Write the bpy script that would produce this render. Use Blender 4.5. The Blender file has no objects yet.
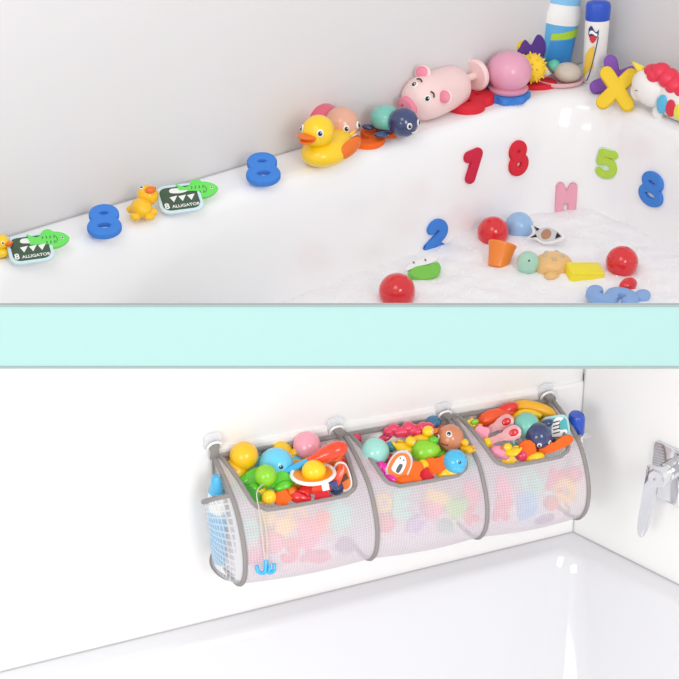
import bpy, bmesh, math, random
from mathutils import Vector, Matrix, Euler
from mathutils.bvhtree import BVHTree
random.seed(7)
S = bpy.context.scene
COL = S.collection
PI = math.pi

# ------------------------------------------------------------------ camera
PITCH = math.radians(28.5); F = 1800.0; H = 2.6
CAM = Vector((0, 0, H))
cd = bpy.data.cameras.new('camera'); cam = bpy.data.objects.new('camera', cd); COL.objects.link(cam)
cam.location = CAM; cam.rotation_euler = (PI/2 - PITCH, 0, 0)
cd.sensor_width = 36; cd.lens = 36*F/679; cd.clip_end = 100
S.camera = cam
RV = Euler((PI/2 - PITCH, 0, 0)).to_matrix()
AX = Vector((0, math.cos(PITCH), -math.sin(PITCH)))

def ray(x, y):
    u = (x-339.5)/F; v = (339.5-y)/F
    return Vector((u, math.cos(PITCH)+v*math.sin(PITCH), -math.sin(PITCH)+v*math.cos(PITCH)))
def on_plane(x, y, p, n):
    r = ray(x, y); return CAM + r*((p-CAM).dot(n)/r.dot(n))
def on_z(x, y, z): return on_plane(x, y, Vector((0, 0, z)), Vector((0, 0, 1)))
def K(p): return (Vector(p)-CAM).dot(AX)/F            # metres per pixel there

# ------------------------------------------------------------------ materials
def lin(h):
    h = h.lstrip('#'); out = []
    for i in (0, 2, 4):
        c = int(h[i:i+2], 16)/255
        out.append(c/12.92 if c <= .04045 else ((c+.055)/1.055)**2.4)
    return tuple(out)+(1,)
MATS = {}
def mat(name, hexc, rough=.4, spec=.5, coat=0, sss=0, metal=0, noise=.04, bump=0, nscale=60):
    if name in MATS: return MATS[name]
    m = bpy.data.materials.new(name); m.use_nodes = True; nt = m.node_tree
    b = nt.nodes['Principled BSDF']
    b.inputs['Roughness'].default_value = rough
    b.inputs['Specular IOR Level'].default_value = spec
    b.inputs['Coat Weight'].default_value = coat; b.inputs['Coat Roughness'].default_value = .08
    b.inputs['Metallic'].default_value = metal
    if sss:
        b.inputs['Subsurface Weight'].default_value = sss
        b.inputs['Subsurface Radius'].default_value = (.01, .006, .005); b.inputs['Subsurface Scale'].default_value = .5
    tc = nt.nodes.new('ShaderNodeTexCoord'); nz = nt.nodes.new('ShaderNodeTexNoise')
    nz.inputs['Scale'].default_value = nscale
    nt.links.new(tc.outputs['Object'], nz.inputs['Vector'])
    hs = nt.nodes.new('ShaderNodeMixRGB'); c = lin(hexc)
    hs.inputs['Color1'].default_value = c
    hs.inputs['Color2'].default_value = tuple(max(0, x*(1-2*noise)) for x in c[:3])+(1,)
    nt.links.new(nz.outputs['Fac'], hs.inputs['Fac']); nt.links.new(hs.outputs['Color'], b.inputs['Base Color'])
    if bump:
        bp = nt.nodes.new('ShaderNodeBump'); bp.inputs['Strength'].default_value = bump; bp.inputs['Distance'].default_value = .002
        nt.links.new(nz.outputs['Fac'], bp.inputs['Height']); nt.links.new(bp.outputs['Normal'], b.inputs['Normal'])
    MATS[name] = m; return m
def veil(name, hexc, alpha, gscale=0, hole=.4, tr=.35, con=.08):
    """woven netting: opaque threads and open holes, mixed with light passing through"""
    if name in MATS: return MATS[name]
    m = bpy.data.materials.new(name); m.use_nodes = True; nt = m.node_tree
    nt.nodes.remove(nt.nodes['Principled BSDF']); out = nt.nodes['Material Output']
    d = nt.nodes.new('ShaderNodeBsdfDiffuse'); d.inputs[0].default_value = lin(hexc)
    t = nt.nodes.new('ShaderNodeBsdfTranslucent'); t.inputs[0].default_value = lin(hexc)
    m1 = nt.nodes.new('ShaderNodeMixShader'); m1.inputs[0].default_value = tr
    nt.links.new(d.outputs[0], m1.inputs[1]); nt.links.new(t.outputs[0], m1.inputs[2])
    x = nt.nodes.new('ShaderNodeBsdfTransparent'); m2 = nt.nodes.new('ShaderNodeMixShader'); m2.inputs[0].default_value = alpha
    nt.links.new(x.outputs[0], m2.inputs[1]); nt.links.new(m1.outputs[0], m2.inputs[2])
    if gscale:
        uv = nt.nodes.new('ShaderNodeUVMap'); br = nt.nodes.new('ShaderNodeTexBrick')
        br.offset = 0; br.inputs['Scale'].default_value = 1; br.inputs['Brick Width'].default_value = gscale; br.inputs['Row Height'].default_value = gscale
        br.inputs['Mortar Size'].default_value = gscale*(1-hole)*.5; br.inputs['Mortar Smooth'].default_value = .3
        br.inputs['Color1'].default_value = br.inputs['Color2'].default_value = (0, 0, 0, 1); br.inputs['Mortar'].default_value = (1, 1, 1, 1)
        mp = nt.nodes.new('ShaderNodeMapRange'); mp.inputs['To Min'].default_value = alpha-.06; mp.inputs['To Max'].default_value = min(1, alpha+con)
        nt.links.new(uv.outputs[0], br.inputs['Vector']); nt.links.new(br.outputs['Color'], mp.inputs['Value']); nt.links.new(mp.outputs[0], m2.inputs[0])
    nt.links.new(m2.outputs[0], out.inputs[0]); MATS[name] = m; return m
def clear(name, hexc, alpha, rough=.08):
    if name in MATS: return MATS[name]
    m = bpy.data.materials.new(name); m.use_nodes = True; nt = m.node_tree
    b = nt.nodes['Principled BSDF']; b.inputs['Base Color'].default_value = lin(hexc); b.inputs['Roughness'].default_value = rough
    b.inputs['Alpha'].default_value = alpha
    MATS[name] = m; return m

WALLU = mat('upper wall paint', '#DEDCDD', .55, .3, noise=.01, nscale=3)
WALLL = mat('lower wall panel', '#F3F2F1', .35, .4, noise=.01, nscale=3)
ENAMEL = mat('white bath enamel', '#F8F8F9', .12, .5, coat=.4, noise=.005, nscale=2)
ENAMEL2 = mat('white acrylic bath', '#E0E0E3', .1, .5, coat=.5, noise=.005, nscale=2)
AQUA = mat('pale aqua board', '#A3C8C4', .4, .4, noise=.01)
GREYT = mat('grey edging', '#97A5A4', .5)
CAULK = mat('grey sealant', '#C4C2C4', .6)
def P(name, h, **k): return mat(name, h, **k)
YEL = P('yellow vinyl', '#FFD318', rough=.3, coat=.3); ORA = P('orange vinyl', '#F2761B', rough=.35)
YORA = P('warm yellow vinyl', '#FFC60E', rough=.3, coat=.3)
FORA = P('orange foam', '#F96A0E', rough=.75, bump=.2); FRED = P('red foam', '#DE1F35', rough=.75, bump=.2)
FBLU = P('blue foam', '#3E84DC', rough=.75, bump=.2); FYEL = P('yellow foam', '#F2CB2C', rough=.75, bump=.2)
FPUR = P('purple foam', '#8652B4', rough=.75, bump=.2); FPNK = P('pink foam', '#F2A9BC', rough=.75, bump=.2)
FGRN = P('lime foam', '#B9D94A', rough=.75, bump=.2); FMNT = P('mint foam', '#8FDCC4', rough=.75, bump=.2)
FDRED = P('crimson foam', '#D01840', rough=.75, bump=.2)
RED = P('red plastic', '#E3242B', rough=.2, coat=.5); REDO = P('red orange plastic', '#F2441A', rough=.25, coat=.5)
BLK = P('black print', '#15161A', rough=.3); WHT = P('white plastic', '#F6F6F4', rough=.3, coat=.2)
SKY = P('sky blue plastic', '#6AD4F6', rough=.2, coat=.5); PBALL = P('pink ball plastic', '#FCA8B8', rough=.25, coat=.5)
MBALL = P('mint ball plastic', '#A0E0D4', rough=.25, coat=.5); LBLU = P('pale blue plastic', '#9CC4EE', rough=.3, coat=.4)
GRN = P('bright green plastic', '#5CCB22', rough=.3, coat=.3); LIM = P('lime plastic', '#8ED62A', rough=.3, coat=.3)
NEON = P('neon green vinyl', '#6BE35F', rough=.4); DGRN = P('dark green print', '#3E5A42', rough=.4)
SAL = P('salmon plastic', '#E2647A', rough=.25, coat=.4); PEA = P('peach plastic', '#E6AC92', rough=.3, coat=.4)
BRN = P('light brown plastic', '#DB8A63', rough=.3, coat=.4)
TEA = P('teal plastic', '#7CCBBB', rough=.3, coat=.4); NAV = P('navy plastic', '#33416F', rough=.2, coat=.6)
PIG = P('pale pink vinyl', '#F9D9D6', rough=.4, sss=.1); PIGD = P('rose pink vinyl', '#F08CA4', rough=.4)
MAG = P('magenta plastic', '#F01AA8', rough=.3, coat=.4); ROSE = P('mauve pink vinyl', '#E7A3BC', rough=.35, coat=.2)
GREYB = P('grey binding tape', '#96918F', rough=.85, bump=.3)
CHROME = P('polished chrome', '#E2E3E6', rough=.08, metal=1, noise=.01)
STRING = P('pale string', '#D9CDBD', rough=.9)
HOOKM = clear('clear hook plastic', '#F4F7FC', .5)
NET = veil('fine white netting', '#F6F0F6', .68, .0052, .62)
NETS = veil('side pocket netting', '#F7F9FC', .36, .0062, .66, con=.3)
NETB = veil('back netting', '#F6F0F2', .9)
CLEARP = clear('clear pink plastic', '#F6B8BC', .7, .15)
FRILL = clear('clear frill plastic', '#F8D8DC', .6, .2)

# ------------------------------------------------------------------ mesh helpers
def obj(name, bm, m, parent=None, smooth=True, loc=None):
    me = bpy.data.meshes.new(name)
    bmesh.ops.recalc_face_normals(bm, faces=bm.faces[:])
    bm.to_mesh(me); bm.free()
    if smooth:
        for p in me.polygons: p.use_smooth = True
        try: me.set_sharp_from_angle(angle=math.radians(40))
        except Exception: pass
    me.materials.append(m)
    o = bpy.data.objects.new(name, me); COL.objects.link(o)
    if parent: o.parent = parent
    if loc is not None: o.location = loc
    return o
def NB(): return bmesh.new()
def thing(name, label, cat, loc=(0, 0, 0), rot=None, k=1, group=None):
    o = bpy.data.objects.new(name, None); COL.objects.link(o); o.empty_display_size = .02
    o.location = loc
    if rot is not None: o.rotation_euler = rot
    o.scale = (k, k, k); o['label'] = label; o['category'] = cat
    if group: o['group'] = group
    return o
def tag(o, label, cat, group=None, kind=None):
    o['label'] = label; o['category'] = cat
    if group: o['group'] = group
    if kind: o['kind'] = kind
    return o
def struct(o): o['kind'] = 'structure'; return o
def facing(roll=0, tilt=0, turn=0):
    return (RV @ Euler((tilt, turn, 0)).to_matrix() @ Matrix.Rotation(roll, 3, 'Z')).to_euler()
def ell(bm, c, r, rot=None, seg=22, fn=None):
    if not hasattr(r, '__len__'): r = (r, r, r)
    g = bmesh.ops.create_uvsphere(bm, u_segments=seg, v_segments=max(8, seg*2//3), radius=1)
    R = Euler(rot).to_matrix() if rot else Matrix.Identity(3)
    for v in g['verts']:
        q = Vector((v.co.x*r[0], v.co.y*r[1], v.co.z*r[2]))
        if fn: q = fn(q)
        v.co = R @ q + Vector(c)
    return bm
def box(bm, c, s, bev=0, rot=None, seg=2):
    g = bmesh.ops.create_cube(bm, size=1)
    vs = g['verts']
    for v in vs: v.co = Vector((v.co.x*s[0], v.co.y*s[1], v.co.z*s[2]))
    if bev:
        es = list({e for v in vs for e in v.link_edges})
        r = bmesh.ops.bevel(bm, geom=es, offset=bev, segments=seg, affect='EDGES', profile=.5)
        vs = list({v for f in r['faces'] for v in f.verts} | {v for v in vs if v.is_valid})
    R = Euler(rot).to_matrix() if rot else Matrix.Identity(3)
    for v in vs: v.co = R @ v.co + Vector(c)
    return bm
def catmull(pts, n=6, closed=False):
    pts = [Vector(p) for p in pts]; out = []
    N = len(pts); rng = range(N if closed else N-1)
    for i in rng:
        if closed: a, b, c, d = pts[i-1], pts[i], pts[(i+1) % N], pts[(i+2) % N]
        else: a, b, c, d = pts[max(i-1, 0)], pts[i], pts[i+1], pts[min(i+2, N-1)]
        for j in range(n):
            t = j/n
            out.append(.5*((2*b)+(c-a)*t+(2*a-5*b+4*c-d)*t*t+(3*b-a-3*c+d)*t**3))
    if not closed: out.append(pts[-1])
    return out
def tube(bm, pts, rad, n=10, closed=False, flat=None):
    """rad: number or per-point; flat=(direction, factor) squashes the section along a direction"""
    pts = [Vector(p) for p in pts]; N = len(pts); rings = []
    up = None
    for i, p in enumerate(pts):
        if closed: t = pts[(i+1) % N]-pts[i-1]
        else: t = pts[min(i+1, N-1)]-pts[max(i-1, 0)]
        t = t.normalized() if t.length > 1e-9 else Vector((0, 0, 1))
        if up is None:
            up = Vector((0, 0, 1)) if abs(t.z) < .9 else Vector((1, 0, 0))
        up = (up-t*up.dot(t))
        up = up.normalized() if up.length > 1e-6 else t.orthogonal().normalized()
        sd = t.cross(up); r = rad[i] if hasattr(rad, '__len__') else rad
        ring = []
        for k in range(n):
            a = 2*PI*k/n; o = up*math.cos(a)*r+sd*math.sin(a)*r
            if flat:
                f = Vector(flat[0]).normalized(); o = o-f*o.dot(f)*(1-flat[1])
            ring.append(bm.verts.new(p+o))
        rings.append(ring)
    for i in range(N if closed else N-1):
        A, B = rings[i], rings[(i+1) % N]
        for k in range(n): bm.faces.new((A[k], A[(k+1) % n], B[(k+1) % n], B[k]))
    if not closed:
        bm.faces.new(rings[0][::-1]); bm.faces.new(rings[-1])
    return bm
def lathe(bm, prof, n=28, sx=1, sy=1, c=(0, 0, 0), rot=None):
    R = Euler(rot).to_matrix() if rot else Matrix.Identity(3); C = Vector(c); rings = []
    for r, z in prof:
        if r < 1e-9: rings.append([bm.verts.new(R @ Vector((0, 0, z))+C)])
        else: rings.append([bm.verts.new(R @ Vector((r*sx*math.cos(2*PI*k/n), r*sy*math.sin(2*PI*k/n), z))+C) for k in range(n)])
    for A, B in zip(rings, rings[1:]):
        for k in range(n):
            if len(A) == 1 and len(B) == 1: continue
            if len(A) == 1: bm.faces.new((A[0], B[k], B[(k+1) % n]))
            elif len(B) == 1: bm.faces.new((A[k], A[(k+1) % n], B[0]))
            else: bm.faces.new((A[k], A[(k+1) % n], B[(k+1) % n], B[k]))
    if len(rings[0]) > 1: bm.faces.new(rings[0][::-1])
    if len(rings[-1]) > 1: bm.faces.new(rings[-1])
    return bm
def prism(bm, outline, z0, z1, bev=0, seg=3):
    """outline in XY from z0 to z1, rounded rim"""
    a = [bm.verts.new((x, y, z0)) for x, y in outline]; b = [bm.verts.new((x, y, z1)) for x, y in outline]
    n = len(a); f = [bm.faces.new(a[::-1]), bm.faces.new(b)]
    for i in range(n): bm.faces.new((a[i], a[(i+1) % n], b[(i+1) % n], b[i]))
    if bev:
        es = list(f[0].edges)+list(f[1].edges)
        bmesh.ops.bevel(bm, geom=es, offset=bev, segments=seg, affect='EDGES', profile=.5, clamp_overlap=True)
    return bm
def smooth_outline(pts, n=5): return [(p.x, p.y) for p in catmull([(x, y, 0) for x, y in pts], n, True)]
def rrect(w, h, r, n=5):
    o = []
    for cx, cy, a0 in ((w/2-r, h/2-r, 0), (-w/2+r, h/2-r, PI/2), (-w/2+r, -h/2+r, PI), (w/2-r, -h/2+r, 1.5*PI)):
        for i in range(n+1):
            a = a0+PI/2*i/n; o.append((cx+r*math.cos(a), cy+r*math.sin(a)))
    return o
def glyph(ch, size, depth, off=0, bev=0, spacing=1):
    cu = bpy.data.curves.new('glyph', 'FONT'); cu.body = ch; cu.size = size; cu.extrude = depth/2; cu.offset = off
    cu.bevel_depth = bev; cu.bevel_resolution = 1; cu.align_x = 'CENTER'; cu.align_y = 'CENTER'; cu.resolution_u = 6
    cu.space_character = spacing
    o = bpy.data.objects.new('glyph', cu); COL.objects.link(o)
    dg = bpy.context.evaluated_depsgraph_get(); me = bpy.data.meshes.new_from_object(o.evaluated_get(dg))
    bm = NB(); bm.from_mesh(me); bmesh.ops.remove_doubles(bm, verts=bm.verts[:], dist=1e-6)
    bpy.data.objects.remove(o); bpy.data.curves.remove(cu); bpy.data.meshes.remove(me)
    xs = [v.co.x for v in bm.verts]; ys = [v.co.y for v in bm.verts]
    c = Vector(((min(xs)+max(xs))/2, (min(ys)+max(ys))/2, 0))
    for v in bm.verts: v.co -= c
    return bm
def moved(bm, M):
    bmesh.ops.transform(bm, matrix=M, verts=bm.verts[:]); return bm
T = Matrix.Translation
def RZ(a): return Matrix.Rotation(a, 4, 'Z')
def eye(parent, c, r, out=(0, 0, 1), look=(0, 0), white=True):
    """sclera with pupil as its sub-part, bulging along out"""
    o = Vector(out).normalized(); c = Vector(c)
    q = o.to_track_quat('Z', 'Y').to_euler()
    if white:
        e = obj('eye', ell(NB(), c, (r, r*1.15, r*.45), q, 12), WHT, parent)
        tgt = e
    else: tgt = parent
    M = q.to_matrix(); cc = c+M @ Vector((look[0]*r, look[1]*r, r*.34))
    obj('pupil' if white else 'eye', ell(NB(), cc, (r*.62, r*.72, r*.3), q, 10), BLK, tgt)
    g = obj('glint', ell(NB(), cc+M @ Vector((r*.2, r*.28, r*.24)), r*.2, None, 8), WHT, tgt)

# ------------------------------------------------------------------ upper bath (corner)
ZL = H-1.45                                                 # ledge height
W0 = on_z(0, 239, ZL); KC = on_z(585, 62, ZL); R0 = on_z(679, 104, ZL)
ua = (W0-KC).normalized(); ub = (R0-KC).normalized()        # along left wall, along right wall, away from the corner
na = Vector((-ua.y, ua.x, 0));  na = na if na.dot(ub) > 0 else -na
nb = Vector((-ub.y, ub.x, 0));  nb = nb if nb.dot(ua) > 0 else -nb
LA = (W0-KC).length+.25; LB = 1.0
def corner_path(o, r, uA, uB, nA, nB, KK, la, lb, n=14, m=10):
    # offset lines: KK + nA*o + uA*t ; KK + nB*o + uB*t
    cosw = uA.dot(uB); w = math.acos(cosw)
    t0 = o*(1+cosw)/math.sin(w)                             # where offset lines cross, measured along either
    X = KK+nA*o+uA*t0
    tl = r/math.tan(w/2)
    c = X+(uA+uB).normalized()*(r/math.sin(w/2))
    a = X+uA*tl; b = X+uB*tl
    pts = []
    endA = KK+nA*o+uA*la; endB = KK+nB*o+uB*lb
    for i in range(m): pts.append(endA.lerp(a, i/m))
    va = a-c; vb = b-c; ang = va.angle(vb); ax = va.cross(vb).normalized()
    for i in range(n+1): pts.append(c+Matrix.Rotation(ang*i/n, 3, ax) @ va)
    for i in range(1, m+1): pts.append(b.lerp(endB, i/m))
    return pts
ZW = ZL-.27
prof_u = [(0, 0, .004), (.085, 0, .12), (.098, -.003, .125), (.108, -.012, .13), (.114, -.03, .135), (.122, -.10, .15), (.135, -.27, .17), (.145, -.33, .18), (.17, -.37, .2), (.22, -.39, .25)]
def sweep(prof, args, z):
    bm = NB(); rings = []
    for o, dz, r in prof:
        rings.append([bm.verts.new(p+Vector((0, 0, dz))) for p in corner_path(o, r, *args)])
    for A, B in zip(rings, rings[1:]):
        for i in range(len(A)-1): bm.faces.new((A[i], A[i+1], B[i+1], B[i]))
    bm.faces.new(rings[-1])
    return bm
KU = KC.copy(); argsU = (ua, ub, na, nb, KU, LA, LB)
bmU = sweep(prof_u, argsU, ZL)
bmU.normal_update(); bvhU = BVHTree.FromBMesh(bmU)
tubU = tag(obj('bathtub', bmU, ENAMEL), 'white corner bathtub full of foam with a toy covered ledge', 'bathtub')
tubU.data.set_sharp_from_angle(angle=math.radians(75))
def hitU(x, y):
    r = ray(x, y).normalized(); loc, nrm, i, d = bvhU.ray_cast(CAM, r)
    if nrm.dot(r) > 0: nrm = -nrm
    return loc, nrm
# walls above the ledge
def wall(name, a, b, z0, z1a, z1b, n, m, th=.05):
    bm = NB(); vs = []
    for off in (0, -th):
        vs.append([bm.verts.new(p+n*off) for p in (Vector((a.x, a.y, z0)), Vector((b.x, b.y, z0)), Vector((b.x, b.y, z1b)), Vector((a.x, a.y, z1a)))])
    bm.faces.new(vs[0]); bm.faces.new(vs[1][::-1])
    for i in range(4): bm.faces.new((vs[0][i], vs[0][(i+1) % 4], vs[1][(i+1) % 4], vs[1][i]))
    return struct(obj(name, bm, m, smooth=False))
wall('wall_left', KU+ua*LA, KU-ua*.0, ZL-.002, ZL+1.2, ZL+1.2, na, WALLU)
wall('wall_right', KU-ub*.0, KU+ub*LB, ZL-.002, ZL+1.2, ZL+1.2, nb, WALLU)
sl = NB(); tube(sl, [p+Vector((0, 0, .0015)) for p in corner_path(.0015, .004, *argsU)], .0014, 6)
struct(obj('trim_1', sl, CAULK))

# ------------------------------------------------------------------ lower bath room geometry
ZR = H-2.08
A0 = on_z(0, 672, ZR); B0 = on_z(573, 532, ZR); R1 = on_z(679, 585, ZR)
us = (B0-A0).normalized(); nn = Vector((us.y, -us.x, 0))     # along the back wall to the right; out of it
ur = (R1-B0).normalized(); nr = Vector((-ur.y, ur.x, 0)); nr = nr if nr.dot(-us) > 0 else -nr
def Wp(s, d, z): return A0+us*s+nn*d+Vector((0, 0, z))
def Wpx(x, y, d=0):
    q = on_plane(x, y, A0+nn*d, nn); return (q-A0).dot(us), q.z-ZR
LW = (B0-A0).length
SL = .35
YB = 2.16                                                   # the aqua board stands here
def row_plane_z(x, y, row):                                 # height of the sloping deck under the upper bath
    r = ray(339.5, row); return H+r.z/r.y*y
TB = row_plane_z(0, YB, 303.0); BB = row_plane_z(0, YB, 365.5)
DROW = 338.0
# lower walls: their tops end under the sloping deck
def lower_wall(name, a, b, n, m, zstep=None):
    bm = NB()
    def pt(p, z, off): return bm.verts.new(Vector((p.x, p.y, z))+n*off)
    za, zb = row_plane_z(0, a.y, DROW)-.014, row_plane_z(0, b.y, DROW)-.014
    zs = zstep
    fr = [(ZR-.03, 0, None)]
    rows = []
    rows.append((pt(a, ZR-.03, 0), pt(b, ZR-.03, 0)))
    if zs:
        rows.append((pt(a, zs[0], 0), pt(b, zs[1], 0)))
        rows.append((pt(a, zs[0]+.006, -.002), pt(b, zs[1]+.006, -.002)))
        rows.append((pt(a, zs[0]+.008, -.007), pt(b, zs[1]+.008, -.007)))
    off = -.007 if zs else 0
    rows.append((pt(a, za, off), pt(b, zb, off)))
    rows.append((pt(a, za, -.04), pt(b, zb, -.04)))
    rows.append((pt(a, ZR-.03, -.04), pt(b, ZR-.03, -.04)))
    for X, Y in zip(rows, rows[1:]+rows[:1]): bm.faces.new((X[0], X[1], Y[1], Y[0]))
    bm.faces.new([r[0] for r in rows]); bm.faces.new([r[1] for r in rows][::-1])
    return struct(obj(name, bm, m, smooth=False))
sA, zA = Wpx(30, 484); sB, zB = Wpx(545, 392)
slope = (zB-zA)/(sB-sA)
def zgroove(s): return zA+slope*(s-sA)
PA = A0-us*SL
lower_wall('wall_back', PA, B0, nn, WALLL, (ZR+zgroove(-SL), ZR+zgroove(LW)))
lower_wall('wall_side', B0, B0+ur*.7, nr, WALLL)
# bath
args2 = (-us, ur, nn, nr, B0, LW+SL, .95)
prof_l = [(0, 0, .003), (.036, .0, .05), (.044, -.003, .055), (.053, -.012, .06), (.062, -.04, .07), (.085, -.12, .10), (.13, -.24, .14), (.16, -.30, .16), (.22, -.335, .2), (.30, -.345, .25)]
bmL = sweep(prof_l, args2, ZR)
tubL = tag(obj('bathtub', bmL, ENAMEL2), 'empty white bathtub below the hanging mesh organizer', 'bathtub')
tubL.data.set_sharp_from_angle(angle=math.radians(75))
cl = NB(); tube(cl, [p+Vector((0, 0, .0012)) for p in corner_path(.0012, .003, *args2)], .0011, 6)
struct(obj('trim_2', cl, CAULK))
cj = NB(); tube(cj, [B0+(nn+nr)*.0008+Vector((0, 0, z)) for z in (0.0, .2, .45)], .0009, 6)
struct(obj('trim_3', cj, CAULK))
# board and sloping deck between the two baths
fl = NB(); box(fl, (0, 1.9, ZR-.345-.03), (3.0, 2.6, .05)); struct(obj('floor', fl, WALLL, smooth=False))
bb = NB(); box(bb, (0, YB-.003, (TB+BB)/2), (2.6, .006, TB-BB)); struct(obj('trim_4', bb, AQUA, smooth=False))
for i, z in enumerate((TB-.0006, BB+.0006)):
    g = NB(); box(g, (0, YB-.0055, z), (2.6, .004, .0036), .0006); struct(obj('trim_%d' % (5+i), g, GREYT, smooth=False))
dk = NB(); YE = 3.02
v = [dk.verts.new((x, y, row_plane_z(0, y, DROW)+o)) for o in (0, -.01) for x, y in ((-1.3, YB), (1.3, YB), (1.3, YE), (-1.3, YE))]
for q in ((0, 1, 2, 3), (7, 6, 5, 4), (0, 4, 5, 1), (1, 5, 6, 2), (2, 6, 7, 3), (3, 7, 4, 0)): dk.faces.new([v[i] for i in q])
struct(obj('trim_7', dk, WALLL, smooth=False))

# ------------------------------------------------------------------ toy organizer
ST = [Wpx(213, 456), Wpx(343, 435), Wpx(451, 421), Wpx(551, 399)]
SS = [q[0] for q in ST]
ztop_a, ztop_b = ST[0][1], ST[3][1]
def ztop(s): return ztop_a+(ztop_b-ztop_a)*(s-SS[0])/(SS[3]-SS[0])
Q = .85
PROF = catmull([(0, 0, 0), (.05, -.008, 0), (.10, -.024, 0), (.14, -.046, 0), (.17, -.085, 0), (.186, -.13, 0), (.182, -.18, 0), (.155, -.222, 0), (.11, -.244, 0), (.05, -.252, 0), (0, -.255, 0)], 5)
PROF = [(p.x*Q, p.y*Q) for p in PROF]
NOPEN = 16                                                  # profile index of the opening's front edge
ORGK = K(Wp(SS[1], .08, ztop(SS[1])))
def Op(s, d, z): return Wp(s, d+.004, ztop(s)+z)
org = thing('bath_toy_organizer', 'long three pocket mesh toy organizer with grey binding hung on the wall', 'toy organizer', Op(SS[0], 0, -.24))
OL = org.location.copy()
def rel(bm): return moved(bm, T(-OL))
def uvset(bm, fn):
    L = bm.loops.layers.uv.verify()
    for f in bm.faces:
        for l in f.loops: l[L].uv = fn(l.vert)
def arc_len(P2):
    o = [0]
    for a, b in zip(P2, P2[1:]): o.append(o[-1]+math.dist(a, b))
    return o
AL = arc_len(PROF)
def pocket(i):
    s0, s1 = SS[i], SS[i+1]; w = s1-s0; bm = NB(); uvd = {}
    rad = .022
    def edges(t):
        # inner limits of the opening at profile index t
        f = AL[t]/AL[NOPEN]; e = .012+.022*f
        rem = AL[NOPEN]-AL[t]
        c = rad-math.sqrt(max(0, rad*rad-(rad-rem)**2)) if rem < rad else 0
        return s0+e+c, s1-e*.75-c
    rows = []
    nL, nM, nR = 3, 12, 3
    for t in range(len(PROF)):
        a, b = edges(min(t, NOPEN))
        ss = [s0+(a-s0)*k/nL for k in range(nL)]+[a+(b-a)*k/nM for k in range(nM)]+[b+(s1-b)*k/nR for k in range(nR+1)]
        row = []
        for s in ss:
            f = (s-s0)/w; bulge = .010*math.sin(PI*f)*min(1, max(0, (t-8)/14))*min(1, max(0, (46-t)/12))
            vv = bm.verts.new(Op(s, PROF[t][0]+bulge, PROF[t][1])); uvd[vv] = (s, AL[t]); row.append(vv)
        rows.append(row)
    for t in range(len(rows)-1):
        for k in range(len(rows[0])-1):
            if t < NOPEN and nL <= k < nL+nM: continue
            bm.faces.new((rows[t][k], rows[t][k+1], rows[t+1][k+1], rows[t+1][k]))
    uvset(bm, lambda vv: uvd[vv])
    trimp = [rows[t][nL].co.copy() for t in range(NOPEN)]+[rows[NOPEN][k].co.copy() for k in range(nL, nL+nM+1)]+[rows[t][nL+nM].co.copy() for t in range(NOPEN-1, -1, -1)]
    p = obj('mesh_pocket', rel(bm), NET, org)
    tb = NB(); tube(tb, trimp, .0044, 8, flat=(nn, .6))
    obj('opening_trim', rel(tb), GREYB, p)
    return p
for i in range(3): pocket(i)
for i, s in enumerate(SS):
    pts = [Op(s, d, z) for d, z in PROF[:46]]
    tb = NB(); tube(tb, pts, .0048, 8, flat=(us, 1)); dv = obj('divider', rel(tb), GREYB, org)
    bm = NB(); c = [bm.verts.new(Op(s, d, z)) for d, z in PROF]; bm.faces.new(c)
    uvset(bm, lambda vv: ((vv.co-A0).dot(nn), vv.co.z)); obj('divider_net', rel(bm), NETS, dv, smooth=False)
bm = NB(); c = [bm.verts.new(Op(s, 0, z)) for s, z in ((SS[0], 0), (SS[3], 0), (SS[3], -.232), (SS[0], -.232))]; bm.faces.new(c)
obj('back_panel', rel(bm), NETB, org, smooth=False)
tb = NB(); tube(tb, [Op(SS[0]+(SS[3]-SS[0])*k/12, .001, .0) for k in range(13)], .0052, 8, flat=(nn, .5)); obj('top_binding', rel(tb), GREYB, org)
tb = NB(); tube(tb, [Op(SS[0], .001, -.23*k/6) for k in range(7)], .004, 8, flat=(nn, .5)); obj('back_binding', rel(tb), GREYB, org)
# side pockets
def side_pocket(s, sg, zt, bw, j0, j1):
    """net pocket outside an end panel: from the wall edge to the end binding, bulging sideways"""
    bm = NB(); uvd = {}; rows = []; nt, nz = 14, 12
    for j in range(nz+1):
        f = j/nz; zw = zt+(-.20-zt)*f; q = j0+(j1-j0)*f; i0 = int(q); fr = q-i0
        d1 = PROF[i0][0]*(1-fr)+PROF[i0+1][0]*fr; z1 = PROF[i0][1]*(1-fr)+PROF[i0+1][1]*fr
        row = []
        for k in range(nt+1):
            t = k/nt; b = bw*(math.sin(PI*t)**.6)*(1-.35*f**2)
            vv = bm.verts.new(Op(s+sg*b, .002+d1*t, zw+(z1-zw)*t)); uvd[vv] = (t*.16+b, zw); row.append(vv)
        rows.append(row)
    for A, B in zip(rows, rows[1:]):
        for k in range(nt): bm.faces.new((A[k], A[k+1], B[k+1], B[k]))
    uvset(bm, lambda vv: uvd[vv])
    a = [q.co.copy() for q in rows[0]]; b = [q.co.copy() for q in rows[-1]]
    p = obj('side_pocket', rel(bm), NETS, org)
    tb = NB(); tube(tb, a, .0042, 8); obj('pocket_trim', rel(tb), GREYB, p)
    tb = NB(); tube(tb, b, .0042, 8); obj('pocket_trim', rel(tb), GREYB, p)
side_pocket(SS[0], -1, -.092, .036, 11, 41)
side_pocket(SS[3], 1, -.075, .024, 12, 41)
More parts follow.
